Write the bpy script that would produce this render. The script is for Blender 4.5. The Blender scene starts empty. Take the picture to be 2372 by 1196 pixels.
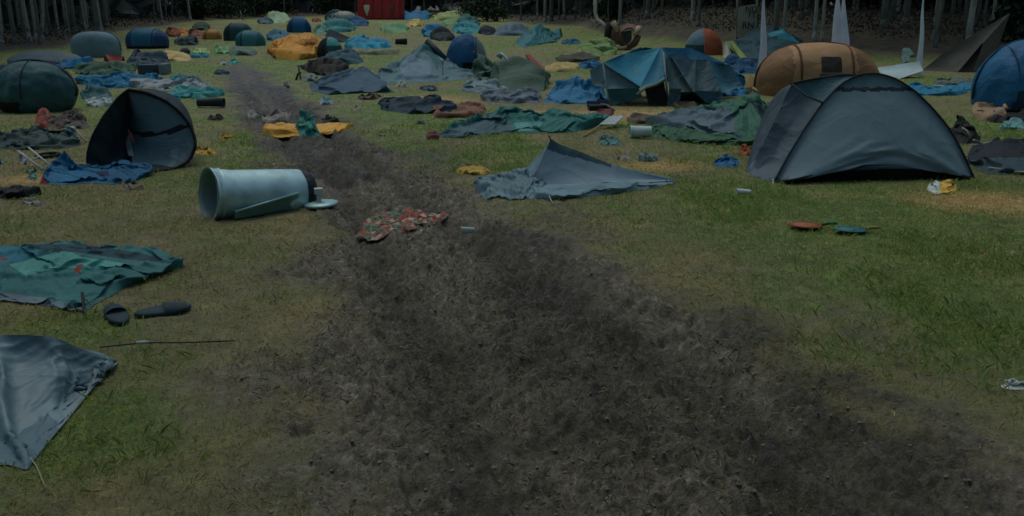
import bpy, bmesh, math, random
import numpy as np
from mathutils import Vector, Matrix
R = math.radians
random.seed(7)
RNG = np.random.default_rng(11)
SC = bpy.context.scene
COL = SC.collection

# ------------------------------------------------------------------ camera, sky, sun, exposure
W, HGT, FPX, CX, CY = 2372.0, 1196.0, 2100.0, 1186.0, 598.0
CAMH = 2.0
PITCH = math.atan((CY - 0.0) / FPX)
cam_d = bpy.data.cameras.new('camera')
cam = bpy.data.objects.new('camera', cam_d); COL.objects.link(cam)
cam.location = (0, 0, CAMH); cam.rotation_euler = (math.pi / 2 - PITCH, 0, 0)
cam_d.sensor_width = 36; cam_d.lens = 36 * FPX / W; cam_d.clip_end = 2000; cam_d.clip_start = 0.05
SC.camera = cam
world = bpy.data.worlds.new('World'); SC.world = world; world.use_nodes = True
nt = world.node_tree
sky = nt.nodes.new('ShaderNodeTexSky'); sky.sky_type = 'NISHITA'; sky.sun_disc = False
SUN_EL, SUN_AZ = R(70), R(-25)
sky.sun_elevation = SUN_EL; sky.sun_rotation = SUN_AZ
sky.air_density = 1.0; sky.dust_density = 2.5; sky.ozone_density = 1.0
bg = nt.nodes['Background']; bg.inputs['Strength'].default_value = 0.15
nt.links.new(sky.outputs[0], bg.inputs['Color'])
sun_d = bpy.data.lights.new('sun', 'SUN'); sun_d.energy = 0.65; sun_d.angle = R(26); sun_d.color = (1, 0.96, 0.9)
sun = bpy.data.objects.new('sun', sun_d); COL.objects.link(sun)
sd = Vector((math.sin(SUN_AZ) * math.cos(SUN_EL), math.cos(SUN_AZ) * math.cos(SUN_EL), math.sin(SUN_EL)))
sun.rotation_euler = sd.to_track_quat('Z', 'Y').to_euler()
sun.location = sd * 60
SC.view_settings.view_transform = 'Standard'; SC.view_settings.look = 'None'
SC.view_settings.exposure = -0.76; SC.view_settings.gamma = 1
SC.render.engine = 'CYCLES'
SC.cycles.pixel_filter_type = 'BLACKMAN_HARRIS'; SC.cycles.filter_width = 1.6
SC.cycles.max_bounces = 5; SC.cycles.diffuse_bounces = 3; SC.cycles.use_denoising = True

# ------------------------------------------------------------------ picture -> place
_F = np.array([0, math.cos(PITCH), -math.sin(PITCH)]); _U = np.array([0, math.sin(PITCH), math.cos(PITCH)])
def ray(px, py): return _F + np.array([1.0, 0, 0]) * (px - CX) / FPX + _U * (CY - py) / FPX
def gp(px, py, z=0.0):
    d = ray(px, py); t = (z - CAMH) / d[2]
    return np.array([d[0] * t, d[1] * t, z])
def at(px, py, Y):
    d = ray(px, py); t = Y / d[1]
    return np.array([d[0] * t, Y, CAMH + d[2] * t])
def Yg(py): return gp(CX, py)[1]
def proj(P):
    P = np.asarray(P, float); q = P - np.array([0, 0, CAMH])
    w = q @ _F
    return CX + FPX * q[..., 0] / w, CY - FPX * (q @ _U) / w
def hz(px, pyb, pyt): return float(at(px, pyt, gp(px, pyb)[1])[2])

# ------------------------------------------------------------------ noise
_T = RNG.random((256, 256))
def vn(x, y, s=0):
    x = np.asarray(x, float) + s * 17.13; y = np.asarray(y, float) + s * 31.7
    xi = np.floor(x).astype(int); yi = np.floor(y).astype(int); fx = x - xi; fy = y - yi
    fx = fx * fx * (3 - 2 * fx); fy = fy * fy * (3 - 2 * fy)
    a = _T[xi & 255, yi & 255]; b = _T[(xi + 1) & 255, yi & 255]; c = _T[xi & 255, (yi + 1) & 255]; d = _T[(xi + 1) & 255, (yi + 1) & 255]
    return (a * (1 - fx) + b * fx) * (1 - fy) + (c * (1 - fx) + d * fx) * fy
def fbm(x, y, s=0, o=4):
    r = 0; a = 0.5; f = 1.0; t = 0
    for i in range(o): r = r + a * vn(x * f, y * f, s + i * 3); t += a; a *= .5; f *= 2.03
    return r / t
def sstep(a, b, x): t = np.clip((x - a) / (b - a), 0, 1); return t * t * (3 - 2 * t)

# ------------------------------------------------------------------ terrain
_edge = [(-900, 300), (-400, 190), (-150, 150), (0, 128), (150, 112), (280, 75), (390, 60), (450, 50), (560, 45), (760, 38), (1000, 38),
         (1150, 46), (1230, 58), (1330, 62), (1400, 84), (1600, 108), (1750, 125), (2050, 142), (2372, 160), (2900, 200), (3400, 300)]
_eg = np.array([gp(*e) for e in _edge]); _es = _eg[:, 0] / _eg[:, 1]
_o = np.argsort(_es)
def edge_s(x, y):
    y2 = np.maximum(y, 0.5)
    s = np.clip(x / y2, -1.6, 1.6)
    e = np.interp(s, _es[_o], _eg[_o, 1])
    return y - e - 3.0 * (fbm(x * .12, y * .12, 5) - .5)
def rise(x, y):
    d = np.maximum(edge_s(x, y), 0)
    s = x / np.maximum(y, .5)
    k = np.interp(s, [-.6, -.3, -.1, .05, .15, .25, .6], [.35, .3, .35, .5, 1.7, 1.75, 1.3])
    return k * (1 - np.exp(-d * 0.11))
_tr = [(140, 525, 572), (170, 508, 620), (200, 508, 655), (240, 528, 715), (280, 565, 780), (320, 592, 850), (360, 615, 930), (400, 655, 1010), (450, 705, 1085),
       (500, 705, 1160), (560, 705, 1290), (640, 715, 1440), (720, 720, 1620), (800, 710, 1810), (900, 690, 2040), (1000, 660, 2240), (1100, 640, 2400), (1196, 630, 2540), (1500, 600, 2900)]
_tl = np.array([gp(a, p)[:2] for p, a, b in _tr])[::-1]; _trr = np.array([gp(b, p)[:2] for p, a, b in _tr])[::-1]
def mudmask(x, y):
    xl = np.interp(y, _tl[:, 1], _tl[:, 0]); xr = np.interp(y, _trr[:, 1], _trr[:, 0])
    w = np.maximum(xr - xl, .2)
    n = (fbm(x * 1.1, y * 1.1, 21, 6) - .5) * 2.0 + (fbm(x * 5, y * 4, 27, 4) - .5) * .9
    soft = 0.16 + 0.11 * w
    d = np.minimum(x - xl, xr - x) + n * soft * 1.5
    m = sstep(-soft * .8, soft * .8, d)
    far = 1 - sstep(_tl[-1, 1] * .82, _tl[-1, 1] * 1.05, y)
    out = sstep(-1.6, -.1, d) * (1 - sstep(14, 20, y)) * .62 * sstep(.55, .70, fbm(x * .9, y * .8, 25, 5))
    return np.maximum(m * far, out)
def rutmask(x, y):
    xl = np.interp(y, _tl[:, 1], _tl[:, 0]); xr = np.interp(y, _trr[:, 1], _trr[:, 0]); w = np.maximum(xr - xl, .2)
    u = (x - xl) / w + .10 * (fbm(y * .5, y * 0 + 3, 31, 3) - .5) + .10 * (fbm(x * 1.5, y * 1.1, 33, 3) - .5)
    r = np.exp(-((u - .27) / .075) ** 2) + np.exp(-((u - .70) / .085) ** 2)
    bank = np.exp(-((u - .15) / .05) ** 2) + np.exp(-((u - .40) / .06) ** 2) + np.exp(-((u - .56) / .05) ** 2) + np.exp(-((u - .83) / .06) ** 2)
    return r, bank, u
def greenmask(x, y):
    g = fbm(x * .45, y * .45, 40, 4)
    g = sstep(.40, .62, g)
    def blob(px, py, rx, ry):
        c = gp(px, py); return np.exp(-(((x - c[0]) / rx) ** 2 + ((y - c[1]) / ry) ** 2))
    g = g * sstep(6.0, 14, y) * .75 + .12 + .14 * sstep(-1, 3, x)
    for b in [(230, 960, .42, .5), (150, 1040, .35, .35), (2150, 600, 1.3, 1.5), (2000, 480, 1.7, 1.2), (2330, 720, .8, 1.0), (120, 770, .6, .4), (700, 150, 2.5, 4), (930, 265, .8, 1.2)]:
        g = g + .85 * blob(*b)
    return np.clip(g + (fbm(x * 2.2, y * 2.2, 60, 4) - .5) * 1.0, 0, 1) * sstep(-.5, 12, 13 + 0 * y)
def strawmask(x, y):
    s = 0 * x
    for px, py, rx, ry in [(2290, 470, .75, .55), (1540, 385, .5, .35), (1000, 232, .9, .8), (1480, 268, 1.6, .9), (1230, 262, .5, .4), (60, 415, .4, .3)]:
        c = gp(px, py); s = s + np.exp(-(((x - c[0]) / rx) ** 2 + ((y - c[1]) / ry) ** 2))
    return np.clip(s * 1.3 + (fbm(x * 1.7, y * 1.7, 80, 4) - .5) * .7, 0, 1)
def micro(x, y, m):
    near = 1 - sstep(12, 30, y)
    wx = x + .25 * (fbm(x * 2.5, y * 2.5, 90, 3) - .5); wy = y + .25 * (fbm(x * 2.5, y * 2.5, 95, 3) - .5)
    r1 = 1 - np.abs(2 * fbm(wx * 4.5, wy * 3.6, 100, 4) - 1)
    r2 = fbm(wx * 14, wy * 11, 110, 4)
    r3 = fbm(x * 38, y * 30, 115, 2)
    rut = fbm(x * 1.2 - y * .25, y * .22, 120, 3)
    tx = x - (.075 - .10 * (y - 8)) * 0; ang_ = .30; ux = x * math.cos(ang_) + y * math.sin(ang_); uy = -x * math.sin(ang_) + y * math.cos(ang_)
    ch = 1 - np.abs(2 * fbm(ux * 3.4 + 1.2 * fbm(x * 3, y * 3, 141, 2), uy * 1.25, 140, 4) - 1)
    ruts = fbm(ux * 1.9, uy * .16, 145, 2)
    rt, bk, tu = rutmask(x, y)
    strk = 1 - np.abs(2 * fbm(tu * 13 + .8 * fbm(x * 3, y * 2, 147, 3), y * .8, 148, 4) - 1)
    hm = .10 * (strk - .75) - .055 * rt + .035 * bk + .07 * (r1 - .75) + .125 * (r2 - .5) + .055 * (r3 - .5) + .07 * (rut - .5) + .08 * (ch - .75) + .10 * (ruts - .5)
    hg = .030 * (fbm(x * 2.2, y * 2.2, 130, 4) - .5) + .016 * (fbm(x * 12, y * 12, 133, 3) - .5)
    return near * (hm * m + hg * (1 - m)) - .025 * m * near
def terr(x, y):
    x = np.asarray(x, float); y = np.asarray(y, float)
    return rise(x, y) + micro(x, y, mudmask(x, y))
def hit(px, py):
    d = ray(px, py)
    for Y in np.geomspace(8, 180, 700):
        p = np.array([0, 0, CAMH]) + d * (Y / d[1])
        if p[2] <= float(terr(p[0], p[1])): return p
    return p

# ------------------------------------------------------------------ materials
def lin(c): c = c / 255.0; return c / 12.92 if c <= .04045 else ((c + .055) / 1.055) ** 2.4
KC = (0.58, 0.545, 0.66)
def C(r, g, b, k=1.0):
    return tuple(min(.85, max(.006, k * lin(v) / q)) for v, q in zip((r, g, b), KC))
_mats = {}
def fabric(rgb, rough=.55, bump=.25, scale=9.0, var=.22, sheen=0.0, spec=.22):
    key = (rgb, rough, bump, scale, var)
    if key in _mats: return _mats[key]
    m = bpy.data.materials.new('fabric'); m.use_nodes = True; n = m.node_tree; b = n.nodes['Principled BSDF']
    if rgb[2] > 1.9 * rgb[0] and rgb[2] > 1.15 * rgb[1]: rgb = (int(rgb[0] * 1.08), int(rgb[1] * 1.17), int(rgb[2] * 1.1))
    c = C(*rgb)
    tc = n.nodes.new('ShaderNodeTexCoord')
    no = n.nodes.new('ShaderNodeTexNoise'); no.inputs['Scale'].default_value = 1.7; no.inputs['Detail'].default_value = 6; no.inputs['Roughness'].default_value = .62
    n.links.new(tc.outputs['Object'], no.inputs['Vector'])
    rp = n.nodes.new('ShaderNodeValToRGB'); rp.color_ramp.elements[0].position = .3; rp.color_ramp.elements[1].position = .72
    rp.color_ramp.elements[0].color = tuple(x * (1 - var) for x in c) + (1,)
    rp.color_ramp.elements[1].color = tuple(min(.9, x * (1 + var)) for x in c) + (1,)
    n.links.new(no.outputs[0], rp.inputs[0]); n.links.new(rp.outputs[0], b.inputs['Base Color'])
    b.inputs['Roughness'].default_value = min(1, rough + .12); b.inputs['Specular IOR Level'].default_value = spec
    n2 = n.nodes.new('ShaderNodeTexNoise'); n2.inputs['Scale'].default_value = scale; n2.inputs['Detail'].default_value = 5; n2.inputs['Distortion'].default_value = .8
    n.links.new(tc.outputs['Object'], n2.inputs['Vector'])
    bu = n.nodes.new('ShaderNodeBump'); bu.inputs['Strength'].default_value = bump; bu.inputs['Distance'].default_value = .03
    n.links.new(n2.outputs[0], bu.inputs['Height'])
    n3 = n.nodes.new('ShaderNodeTexNoise'); n3.inputs['Scale'].default_value = scale * .26; n3.inputs['Detail'].default_value = 3; n3.inputs['Distortion'].default_value = .7
    n.links.new(tc.outputs['Object'], n3.inputs['Vector'])
    def mth(op, a, bv):
        q = n.nodes.new('ShaderNodeMath'); q.operation = op; n.links.new(a, q.inputs[0]); q.inputs[1].default_value = bv; return q.outputs[0]
    rdg = mth('POWER', mth('SUBTRACT', mth('MULTIPLY', mth('ABSOLUTE', mth('SUBTRACT', n3.outputs[0], .5), 0), -2.0), -1.0), 5.0)
    b2 = n.nodes.new('ShaderNodeBump'); b2.inputs['Strength'].default_value = min(1, bump * 1.5); b2.inputs['Distance'].default_value = .035
    n.links.new(rdg, b2.inputs['Height']); n.links.new(bu.outputs[0], b2.inputs['Normal']); n.links.new(b2.outputs[0], b.inputs['Normal'])
    _mats[key] = m
    return m
def plain(rgb, rough=.5, metal=0.0, k=1.0):
    key = ('p', rgb, rough, metal, k)
    if key in _mats: return _mats[key]
    m = bpy.data.materials.new('coated'); m.use_nodes = True; n = m.node_tree; b = n.nodes['Principled BSDF']
    c = C(*rgb, k=k)
    tc = n.nodes.new('ShaderNodeTexCoord'); no = n.nodes.new('ShaderNodeTexNoise'); no.inputs['Scale'].default_value = 6; no.inputs['Detail'].default_value = 7
    n.links.new(tc.outputs['Object'], no.inputs['Vector'])
    rp = n.nodes.new('ShaderNodeValToRGB'); rp.color_ramp.elements[0].position = .35; rp.color_ramp.elements[1].position = .6
    rp.color_ramp.elements[0].color = tuple(x * .72 for x in c) + (1,); rp.color_ramp.elements[1].color = c + (1,)
    n.links.new(no.outputs[0], rp.inputs[0]); n.links.new(rp.outputs[0], b.inputs['Base Color'])
    b.inputs['Roughness'].default_value = rough; b.inputs['Metallic'].default_value = metal
    _mats[key] = m
    return m
def attr_mat(name, rough=.8):
    m = bpy.data.materials.new(name); m.use_nodes = True; n = m.node_tree; b = n.nodes['Principled BSDF']
    a = n.nodes.new('ShaderNodeAttribute'); a.attribute_name = 'tint'
    n.links.new(a.outputs['Color'], b.inputs['Base Color']); b.inputs['Roughness'].default_value = rough; b.inputs['Specular IOR Level'].default_value = .15
    return m

# ------------------------------------------------------------------ object helpers
def tag(o, label=None, cat=None, group=None, kind=None):
    if label: o['label'] = label
    if cat: o['category'] = cat
    if group: o['group'] = group
    if kind: o['kind'] = kind
    return o
def mesh_obj(name, verts, faces, mat, parent=None, smooth=True, sub=0):
    me = bpy.data.meshes.new(name)
    verts = np.asarray(verts, float)
    me.from_pydata(verts.tolist(), [], faces if isinstance(faces, list) else faces.tolist())
    if smooth: me.polygons.foreach_set('use_smooth', [True] * len(me.polygons))
    me.materials.append(mat); me.update()
    o = bpy.data.objects.new(name, me); COL.objects.link(o)
    if sub:
        md = o.modifiers.new('sub', 'SUBSURF'); md.levels = 0; md.render_levels = sub
    if parent is not None:
        o.parent = parent; o.matrix_parent_inverse = Matrix.Translation(-Vector(parent.location))
    return o
def empty(name, loc, label, cat, group=None):
    o = bpy.data.objects.new(name, None); COL.objects.link(o); o.location = tuple(float(v) for v in loc); o.empty_display_size = .2
    return tag(o, label, cat, group)
class MB:
    def __init__(s): s.v = []; s.f = []; s.n = 0
    def add(s, v, f):
        s.v += [list(map(float, p)) for p in v]; s.f += [[i + s.n for i in q] for q in f]; s.n = len(s.v); return s
    def tube(s, pts, r, k=8, r2=None, cap=True):
        pts = [np.asarray(p, float) for p in pts]; L = len(pts); vs = []
        ref = None
        for i, p in enumerate(pts):
            t = pts[min(i + 1, L - 1)] - pts[max(i - 1, 0)]; t = t / (np.linalg.norm(t) + 1e-9)
            if ref is None: ref = np.array([0, 0, 1.0]) if abs(t[2]) < .9 else np.array([1.0, 0, 0])
            a = np.cross(t, ref); a /= (np.linalg.norm(a) + 1e-9); b = np.cross(a, t); ref = b
            rr = r if r2 is None else r + (r2 - r) * i / max(1, L - 1)
            for j in range(k):
                w = 2 * math.pi * j / k; vs.append(p + rr * (math.cos(w) * a + math.sin(w) * b))
        fs = [[i * k + j, i * k + (j + 1) % k, (i + 1) * k + (j + 1) % k, (i + 1) * k + j] for i in range(L - 1) for j in range(k)]
        if cap: fs += [list(range(k))[::-1], [(L - 1) * k + j for j in range(k)]]
        return s.add(vs, fs)
    def hexa(s, p):   # 8 corners: bottom 4 (ccw), top 4
        return s.add(p, [[3, 2, 1, 0], [4, 5, 6, 7], [0, 1, 5, 4], [1, 2, 6, 5], [2, 3, 7, 6], [3, 0, 4, 7]])
    def box(s, c, size, rz=0, rx=0, ry=0):
        M = Matrix.Rotation(rz, 3, 'Z') @ Matrix.Rotation(ry, 3, 'Y') @ Matrix.Rotation(rx, 3, 'X')
        p = []
        for z in (-.5, .5):
            for x, y in ((-.5, -.5), (.5, -.5), (.5, .5), (-.5, .5)):
                p.append(np.array(M @ Vector((x * size[0], y * size[1], z * size[2]))) + np.asarray(c, float))
        return s.hexa(p)
    def lathe(s, prof, M, k=24, close=False):   # prof [(r, h)], axis local z, M 4x4
        vs = []
        for r, h in prof:
            for j in range(k):
                w = 2 * math.pi * j / k; vs.append(M @ Vector((r * math.cos(w), r * math.sin(w), h)))
        L = len(prof); fs = [[i * k + j, i * k + (j + 1) % k, (i + 1) * k + (j + 1) % k, (i + 1) * k + j] for i in range(L - 1) for j in range(k)]
        if close: fs += [list(range(k))[::-1], [(L - 1) * k + j for j in range(k)]]
        return s.add(vs, fs)
    def dent(s, amp, f, seed, w=(1, 1, 1)):
        V = np.array(s.v); 
        d = np.stack([fbm(V[:, 1] * f, V[:, 2] * f + V[:, 0] * f * .7, seed + i, 3) - .5 for i in range(3)], 1) * 2 * amp * np.array(w); s.v = (V + d).tolist(); return s
    def build(s, name, mat, parent=None, smooth=True, bevel=0, sub=0):
        o = mesh_obj(name, s.v, s.f, mat, parent, smooth, sub)
        if bevel:
            md = o.modifiers.new('bev', 'BEVEL'); md.width = bevel; md.segments = 2; md.limit_method = 'ANGLE'
        return o
FOOT = []   # footprints kept clear of grass blades

# ------------------------------------------------------------------ cloth: a grid that settles under its own slack
def relax(P, rest_scale=1.05, pins=None, iters=60, g=.0015, floor=.012, hold=None, bend=.12, seed=0):
    P = P.astype(float).copy(); n, m, _ = P.shape
    r = np.random.default_rng(seed)
    su, sv = rest_scale if isinstance(rest_scale, tuple) else (rest_scale, rest_scale)
    ru = np.linalg.norm(P[1:] - P[:-1], axis=2) * su; rv = np.linalg.norm(P[:, 1:] - P[:, :-1], axis=2) * sv
    sa = (su + sv) / 2
    rd1 = np.linalg.norm(P[1:, 1:] - P[:-1, :-1], axis=2) * sa; rd2 = np.linalg.norm(P[1:, :-1] - P[:-1, 1:], axis=2) * sa
    wgt = np.ones((n, m, 1))
    if pins is not None: wgt[pins] = 0
    P0 = P.copy(); V = np.zeros_like(P)
    def con(A, B, wa, wb, rest, k=1.0):
        d = B - A; L = np.sqrt((d * d).sum(-1, keepdims=True)) + 1e-9
        w = wa + wb; w[w == 0] = 1
        c = d * ((L - rest[..., None]) / L) * k / w
        return c * wa, -c * wb
    for it in range(iters):
        V *= .90; V[..., 2] -= g
        Q = P + V * wgt
        for s in (0, 1):
            a, b = con(Q[s:-1:2], Q[s + 1::2], wgt[s:-1:2], wgt[s + 1::2], ru[s::2]); Q[s:-1:2] += a; Q[s + 1::2] += b
            a, b = con(Q[:, s:-1:2], Q[:, s + 1::2], wgt[:, s:-1:2], wgt[:, s + 1::2], rv[:, s::2]); Q[:, s:-1:2] += a; Q[:, s + 1::2] += b
        for s in (0, 1):
            a, b = con(Q[s:-1:2, :-1], Q[s + 1::2, 1:], wgt[s:-1:2, :-1], wgt[s + 1::2, 1:], rd1[s::2], .5); Q[s:-1:2, :-1] += a; Q[s + 1::2, 1:] += b
            a, b = con(Q[s:-1:2, 1:], Q[s + 1::2, :-1], wgt[s:-1:2, 1:], wgt[s + 1::2, :-1], rd2[s::2], .5); Q[s:-1:2, 1:] += a; Q[s + 1::2, :-1] += b
        if bend:
            lap = Q[:-2] + Q[2:] - 2 * Q[1:-1]; Q[1:-1] += lap * bend * .5 * wgt[1:-1]
            lap = Q[:, :-2] + Q[:, 2:] - 2 * Q[:, 1:-1]; Q[:, 1:-1] += lap * bend * .5 * wgt[:, 1:-1]
        if hold is not None: Q[..., 2] = np.maximum(Q[..., 2], hold)
        Q[..., 2] = np.where(Q[..., 2] < floor, floor, Q[..., 2])
        if pins is not None: Q[pins] = P0[pins]
        st = Q - P; sp = np.linalg.norm(st, axis=2, keepdims=True)
        V = st * np.minimum(1, .04 / (sp + 1e-9)); P = Q
    return P
def resample(pts, n, closed=True):
    pts = np.asarray(pts, float)
    if closed: pts = np.vstack([pts, pts[:1]])
    d = np.r_[0, np.cumsum(np.linalg.norm(np.diff(pts, axis=0), axis=1))]
    t = np.linspace(0, d[-1], n + 1)[:-1] if closed else np.linspace(0, d[-1], n)
    return np.stack([np.interp(t, d, pts[:, k]) for k in range(pts.shape[1])], 1), d
def coons(c0, c1, d0, d1):
    """c0,c1: curves v=0 / v=1 (n,3);  d0,d1: curves u=0 / u=1 (m,3)"""
    n, m = len(c0), len(d0); u = np.linspace(0, 1, n)[:, None, None]; v = np.linspace(0, 1, m)[None, :, None]
    return ((1 - v) * c0[:, None] + v * c1[:, None] + (1 - u) * d0[None] + u * d1[None]
            - ((1 - u) * (1 - v) * c0[0] + u * (1 - v) * c0[-1] + (1 - u) * v * c1[0] + u * v * c1[-1]))
def grid_parts(P, mats, key=None, parent=None, sub=1, first=None):
    """one mesh per key; key(uv, centres)->array of names"""
    n, m, _ = P.shape
    idx = np.arange(n * m).reshape(n, m)
    F = np.stack([idx[:-1, :-1], idx[1:, :-1], idx[1:, 1:], idx[:-1, 1:]], -1).reshape(-1, 4)
    V = P.reshape(-1, 3)
    if key is None: names = np.array([list(mats)[0]] * len(F))
    else:
        cen = V[F].mean(1); uu, vv = np.meshgrid((np.arange(n - 1) + .5) / (n - 1), (np.arange(m - 1) + .5) / (m - 1), indexing='ij')
        names = key(uu.ravel(), vv.ravel(), cen)
    out = {}
    lab = np.zeros(len(F), int)
    if key is not None:
        A = names.reshape(n - 1, m - 1); main = list(mats)[0]
        for rnd in (0, 1):
            L = np.arange(A.size).reshape(A.shape)
            eu, ev = A[1:] == A[:-1], A[:, 1:] == A[:, :-1]
            while True:
                o_ = L.copy(); t = np.minimum(L[1:], L[:-1]); L[1:] = np.where(eu, t, L[1:]); t = np.minimum(L[1:], L[:-1]); L[:-1] = np.where(eu, t, L[:-1])
                t = np.minimum(L[:, 1:], L[:, :-1]); L[:, 1:] = np.where(ev, t, L[:, 1:]); t = np.minimum(L[:, 1:], L[:, :-1]); L[:, :-1] = np.where(ev, t, L[:, :-1])
                if (o_ == L).all(): break
            u_, c_ = np.unique(L, return_counts=True)
            if rnd == 0:
                small = np.isin(L, u_[c_ < max(4, A.size // 250)]); A = np.where(small, main, A)
        names = A.ravel(); lab = L.ravel()
    for k, mt in mats.items():
      for cl in np.unique(lab[names == k]):
        f = F[(names == k) & (lab == cl)]
        if not len(f): continue
        used = np.unique(f); mp = -np.ones(n * m, int); mp[used] = np.arange(len(used))
        out[k] = mesh_obj(k if first is None else first, V[used], mp[f], mt, parent, True, sub)
    return out
def upsample(P):
    for ax in (0, 1):
        P = np.moveaxis(P, ax, 0); n = len(P); E = np.concatenate([2 * P[:1] - P[1:2], P, 2 * P[-1:] - P[-2:-1]])
        mid = (-E[:-3] + 9 * E[1:-2] + 9 * E[2:-1] - E[3:]) / 16; Q = np.zeros((2 * n - 1,) + P.shape[1:]); Q[::2] = P; Q[1::2] = mid; P = np.moveaxis(Q, 0, ax)
    return P
def crease(P, seed, amp, freq=2.2, flow=0.6):
    """sharp folds pressed into a settled cloth"""
    n, m, _ = P.shape
    N = np.cross(np.gradient(P, axis=0), np.gradient(P, axis=1)); N /= (np.linalg.norm(N, axis=2, keepdims=True) + 1e-9); N *= np.sign(N[..., 2:3] + 1e-6)
    x, y = P[..., 0], P[..., 1] + .6 * P[..., 2]; a = 6.3 * vn(x * .35 * freq * flow, y * .35 * freq * flow, seed + 5)
    d = 0
    for k, (f, w) in enumerate(((1.0, 1.0), (2.1, .5), (4.0, .22))):
        c, q = np.cos(a + k), np.sin(a + k); u, v = (x * c + y * q) * freq * f, (-x * q + y * c) * freq * f * .28
        wu = u + .8 * fbm(x * freq * f, y * freq * f, seed + 9 + k, 2)
        d = d + w * ((1 - np.abs(2 * vn(wu, v, seed + 13 * k) - 1)) ** 3 - .3)
    uu = np.linspace(0, 1, n)[:, None]; vv = np.linspace(0, 1, m)[None]
    rim = np.minimum(np.minimum(uu, 1 - uu), np.minimum(vv, 1 - vv))
    Q = P + N * (amp * d * sstep(0, .06, rim))[..., None]; Q[..., 2] = np.maximum(Q[..., 2], np.minimum(P[..., 2], .008))
    return Q
def poly_in(px, py, poly):
    poly = np.asarray(poly, float); ins = np.zeros(np.shape(px), bool); j = len(poly) - 1
    for i in range(len(poly)):
        xi, yi = poly[i][:2]; xj, yj = poly[j][:2]
        with np.errstate(divide='ignore', invalid='ignore'):
            c = ((yi > py) != (yj > py)) & (px < (xj - xi) * (py - yi) / (yj - yi + 1e-12) + xi)
        ins ^= c; j = i
    return ins
def pixpoly(names_polys, default):
    """colour regions of a fabric, given as outlines"""
    def key(u, v, cen):
        x, y = proj(cen); r = np.array([default] * len(cen), dtype=object)
        for nm, pl in names_polys: r[poly_in(x, y, pl)] = nm
        return r.astype(str)
    return key
def heap_grid(outline, bumps=(), n=24, slack=1.12, amp=.03, iters=60, seed=1, g=.0012, edge=0.0, wr=3.0, hold=.95, bend=.05, lift=.015, relief=1.0):
    """outline: ground contact in picture points; bumps: (px, py_base, py_top, radius_m, power)"""
    G = np.array([gp(*p)[:2] for p in outline]); FOOT.append(G)
    B, _ = resample(G, 4 * (n - 1))
    # start the corner at an outline vertex nearest to where a quarter would be
    q = n - 1
    s0, s1, s2, s3 = B[0:q + 1], B[q:2 * q + 1], B[2 * q:3 * q + 1], np.vstack([B[3 * q:], B[:1]])
    z0 = lambda a: np.hstack([a, np.zeros((len(a), 1))])
    P = coons(z0(s0), z0(s2[::-1]), z0(s3[::-1]), z0(s1))
    x, y = P[..., 0], P[..., 1]
    z = np.zeros_like(x); core = np.zeros_like(x)
    u = np.linspace(0, 1, n)[:, None]; v = np.linspace(0, 1, n)[None]
    rim = np.minimum(np.minimum(u, 1 - u), np.minimum(v, 1 - v)) * 2
    for px, pb, pt, rad, pw in bumps:
        c = gp(px, pb); h = hz(px, pb, pt)
        dist = np.sqrt((x - c[0]) ** 2 + (y - c[1]) ** 2) + 1e-6
        if rad is None:                              # fabric strung from the peak straight to the ground line
            dx, dy = (x - c[0]) / dist, (y - c[1]) / dist; R_ = np.full_like(x, 1e9)
            for k in range(len(G)):
                a_, b_ = G[k] - c[:2], G[(k + 1) % len(G)] - c[:2]; ex, ey = b_ - a_
                den = dx * ey - dy * ex; den = np.where(np.abs(den) < 1e-9, 1e-9, den)
                t_ = (a_[0] * ey - a_[1] * ex) / den; w_ = (a_[0] * dy - a_[1] * dx) / den
                R_ = np.where((t_ > 0) & (w_ >= -.001) & (w_ <= 1.001), np.minimum(R_, t_), R_)
            d = np.clip(dist / R_, 0, 1); ang = np.arctan2(y - c[1], x - c[0])
            fo = 1 - np.abs(2 * vn(ang * 3.6 + .9 * d + 9, d * 1.2 + 3, seed + 11) - 1)
            pv = pw if not isinstance(pw, tuple) else pw[1] + (pw[0] - pw[1]) * np.clip(-np.cos(ang), 0, 1)
            b = h * (1 - d) ** pv + amp * 1.9 * (fo ** 3 - .3) * np.sin(np.pi * d) * sstep(0, .25, d)
            core = np.maximum(core, np.where(d < .12, hold, .86) * h * (1 - d) ** pv)
        else:
            d = dist / rad; b = h * np.clip(1 - d, 0, 1) ** pw
            core = np.maximum(core, np.where(d < .22, b * hold, b * .78))
        z = np.maximum(z, b)
    sz = max(np.ptp(G[:, 0]), np.ptp(G[:, 1]))
    f = wr / max(sz, .3)
    nz = fbm(x * f * 1.6, y * f * 1.6, seed, 3); rg = 1 - np.abs(2 * vn(x * f + nz, y * f * 1.5 + nz, seed + 7) - 1)
    z = z + amp * (rg * 1.3 + nz * .7) * sstep(0, .16, rim)
    P[..., 2] = lift + z + edge * 0
    pins = np.zeros((n, n), bool); pins[0] = pins[-1] = True; pins[:, 0] = pins[:, -1] = True
    P[pins, 2] = lift * .3
    P = relax(P, slack, pins, iters, g, lift, core + lift, bend, seed)
    tz = terr(P[..., 0], P[..., 1]); P[..., 2] += relief * tz + (1 - relief) * (np.mean(tz) + .02)
    return P
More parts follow.
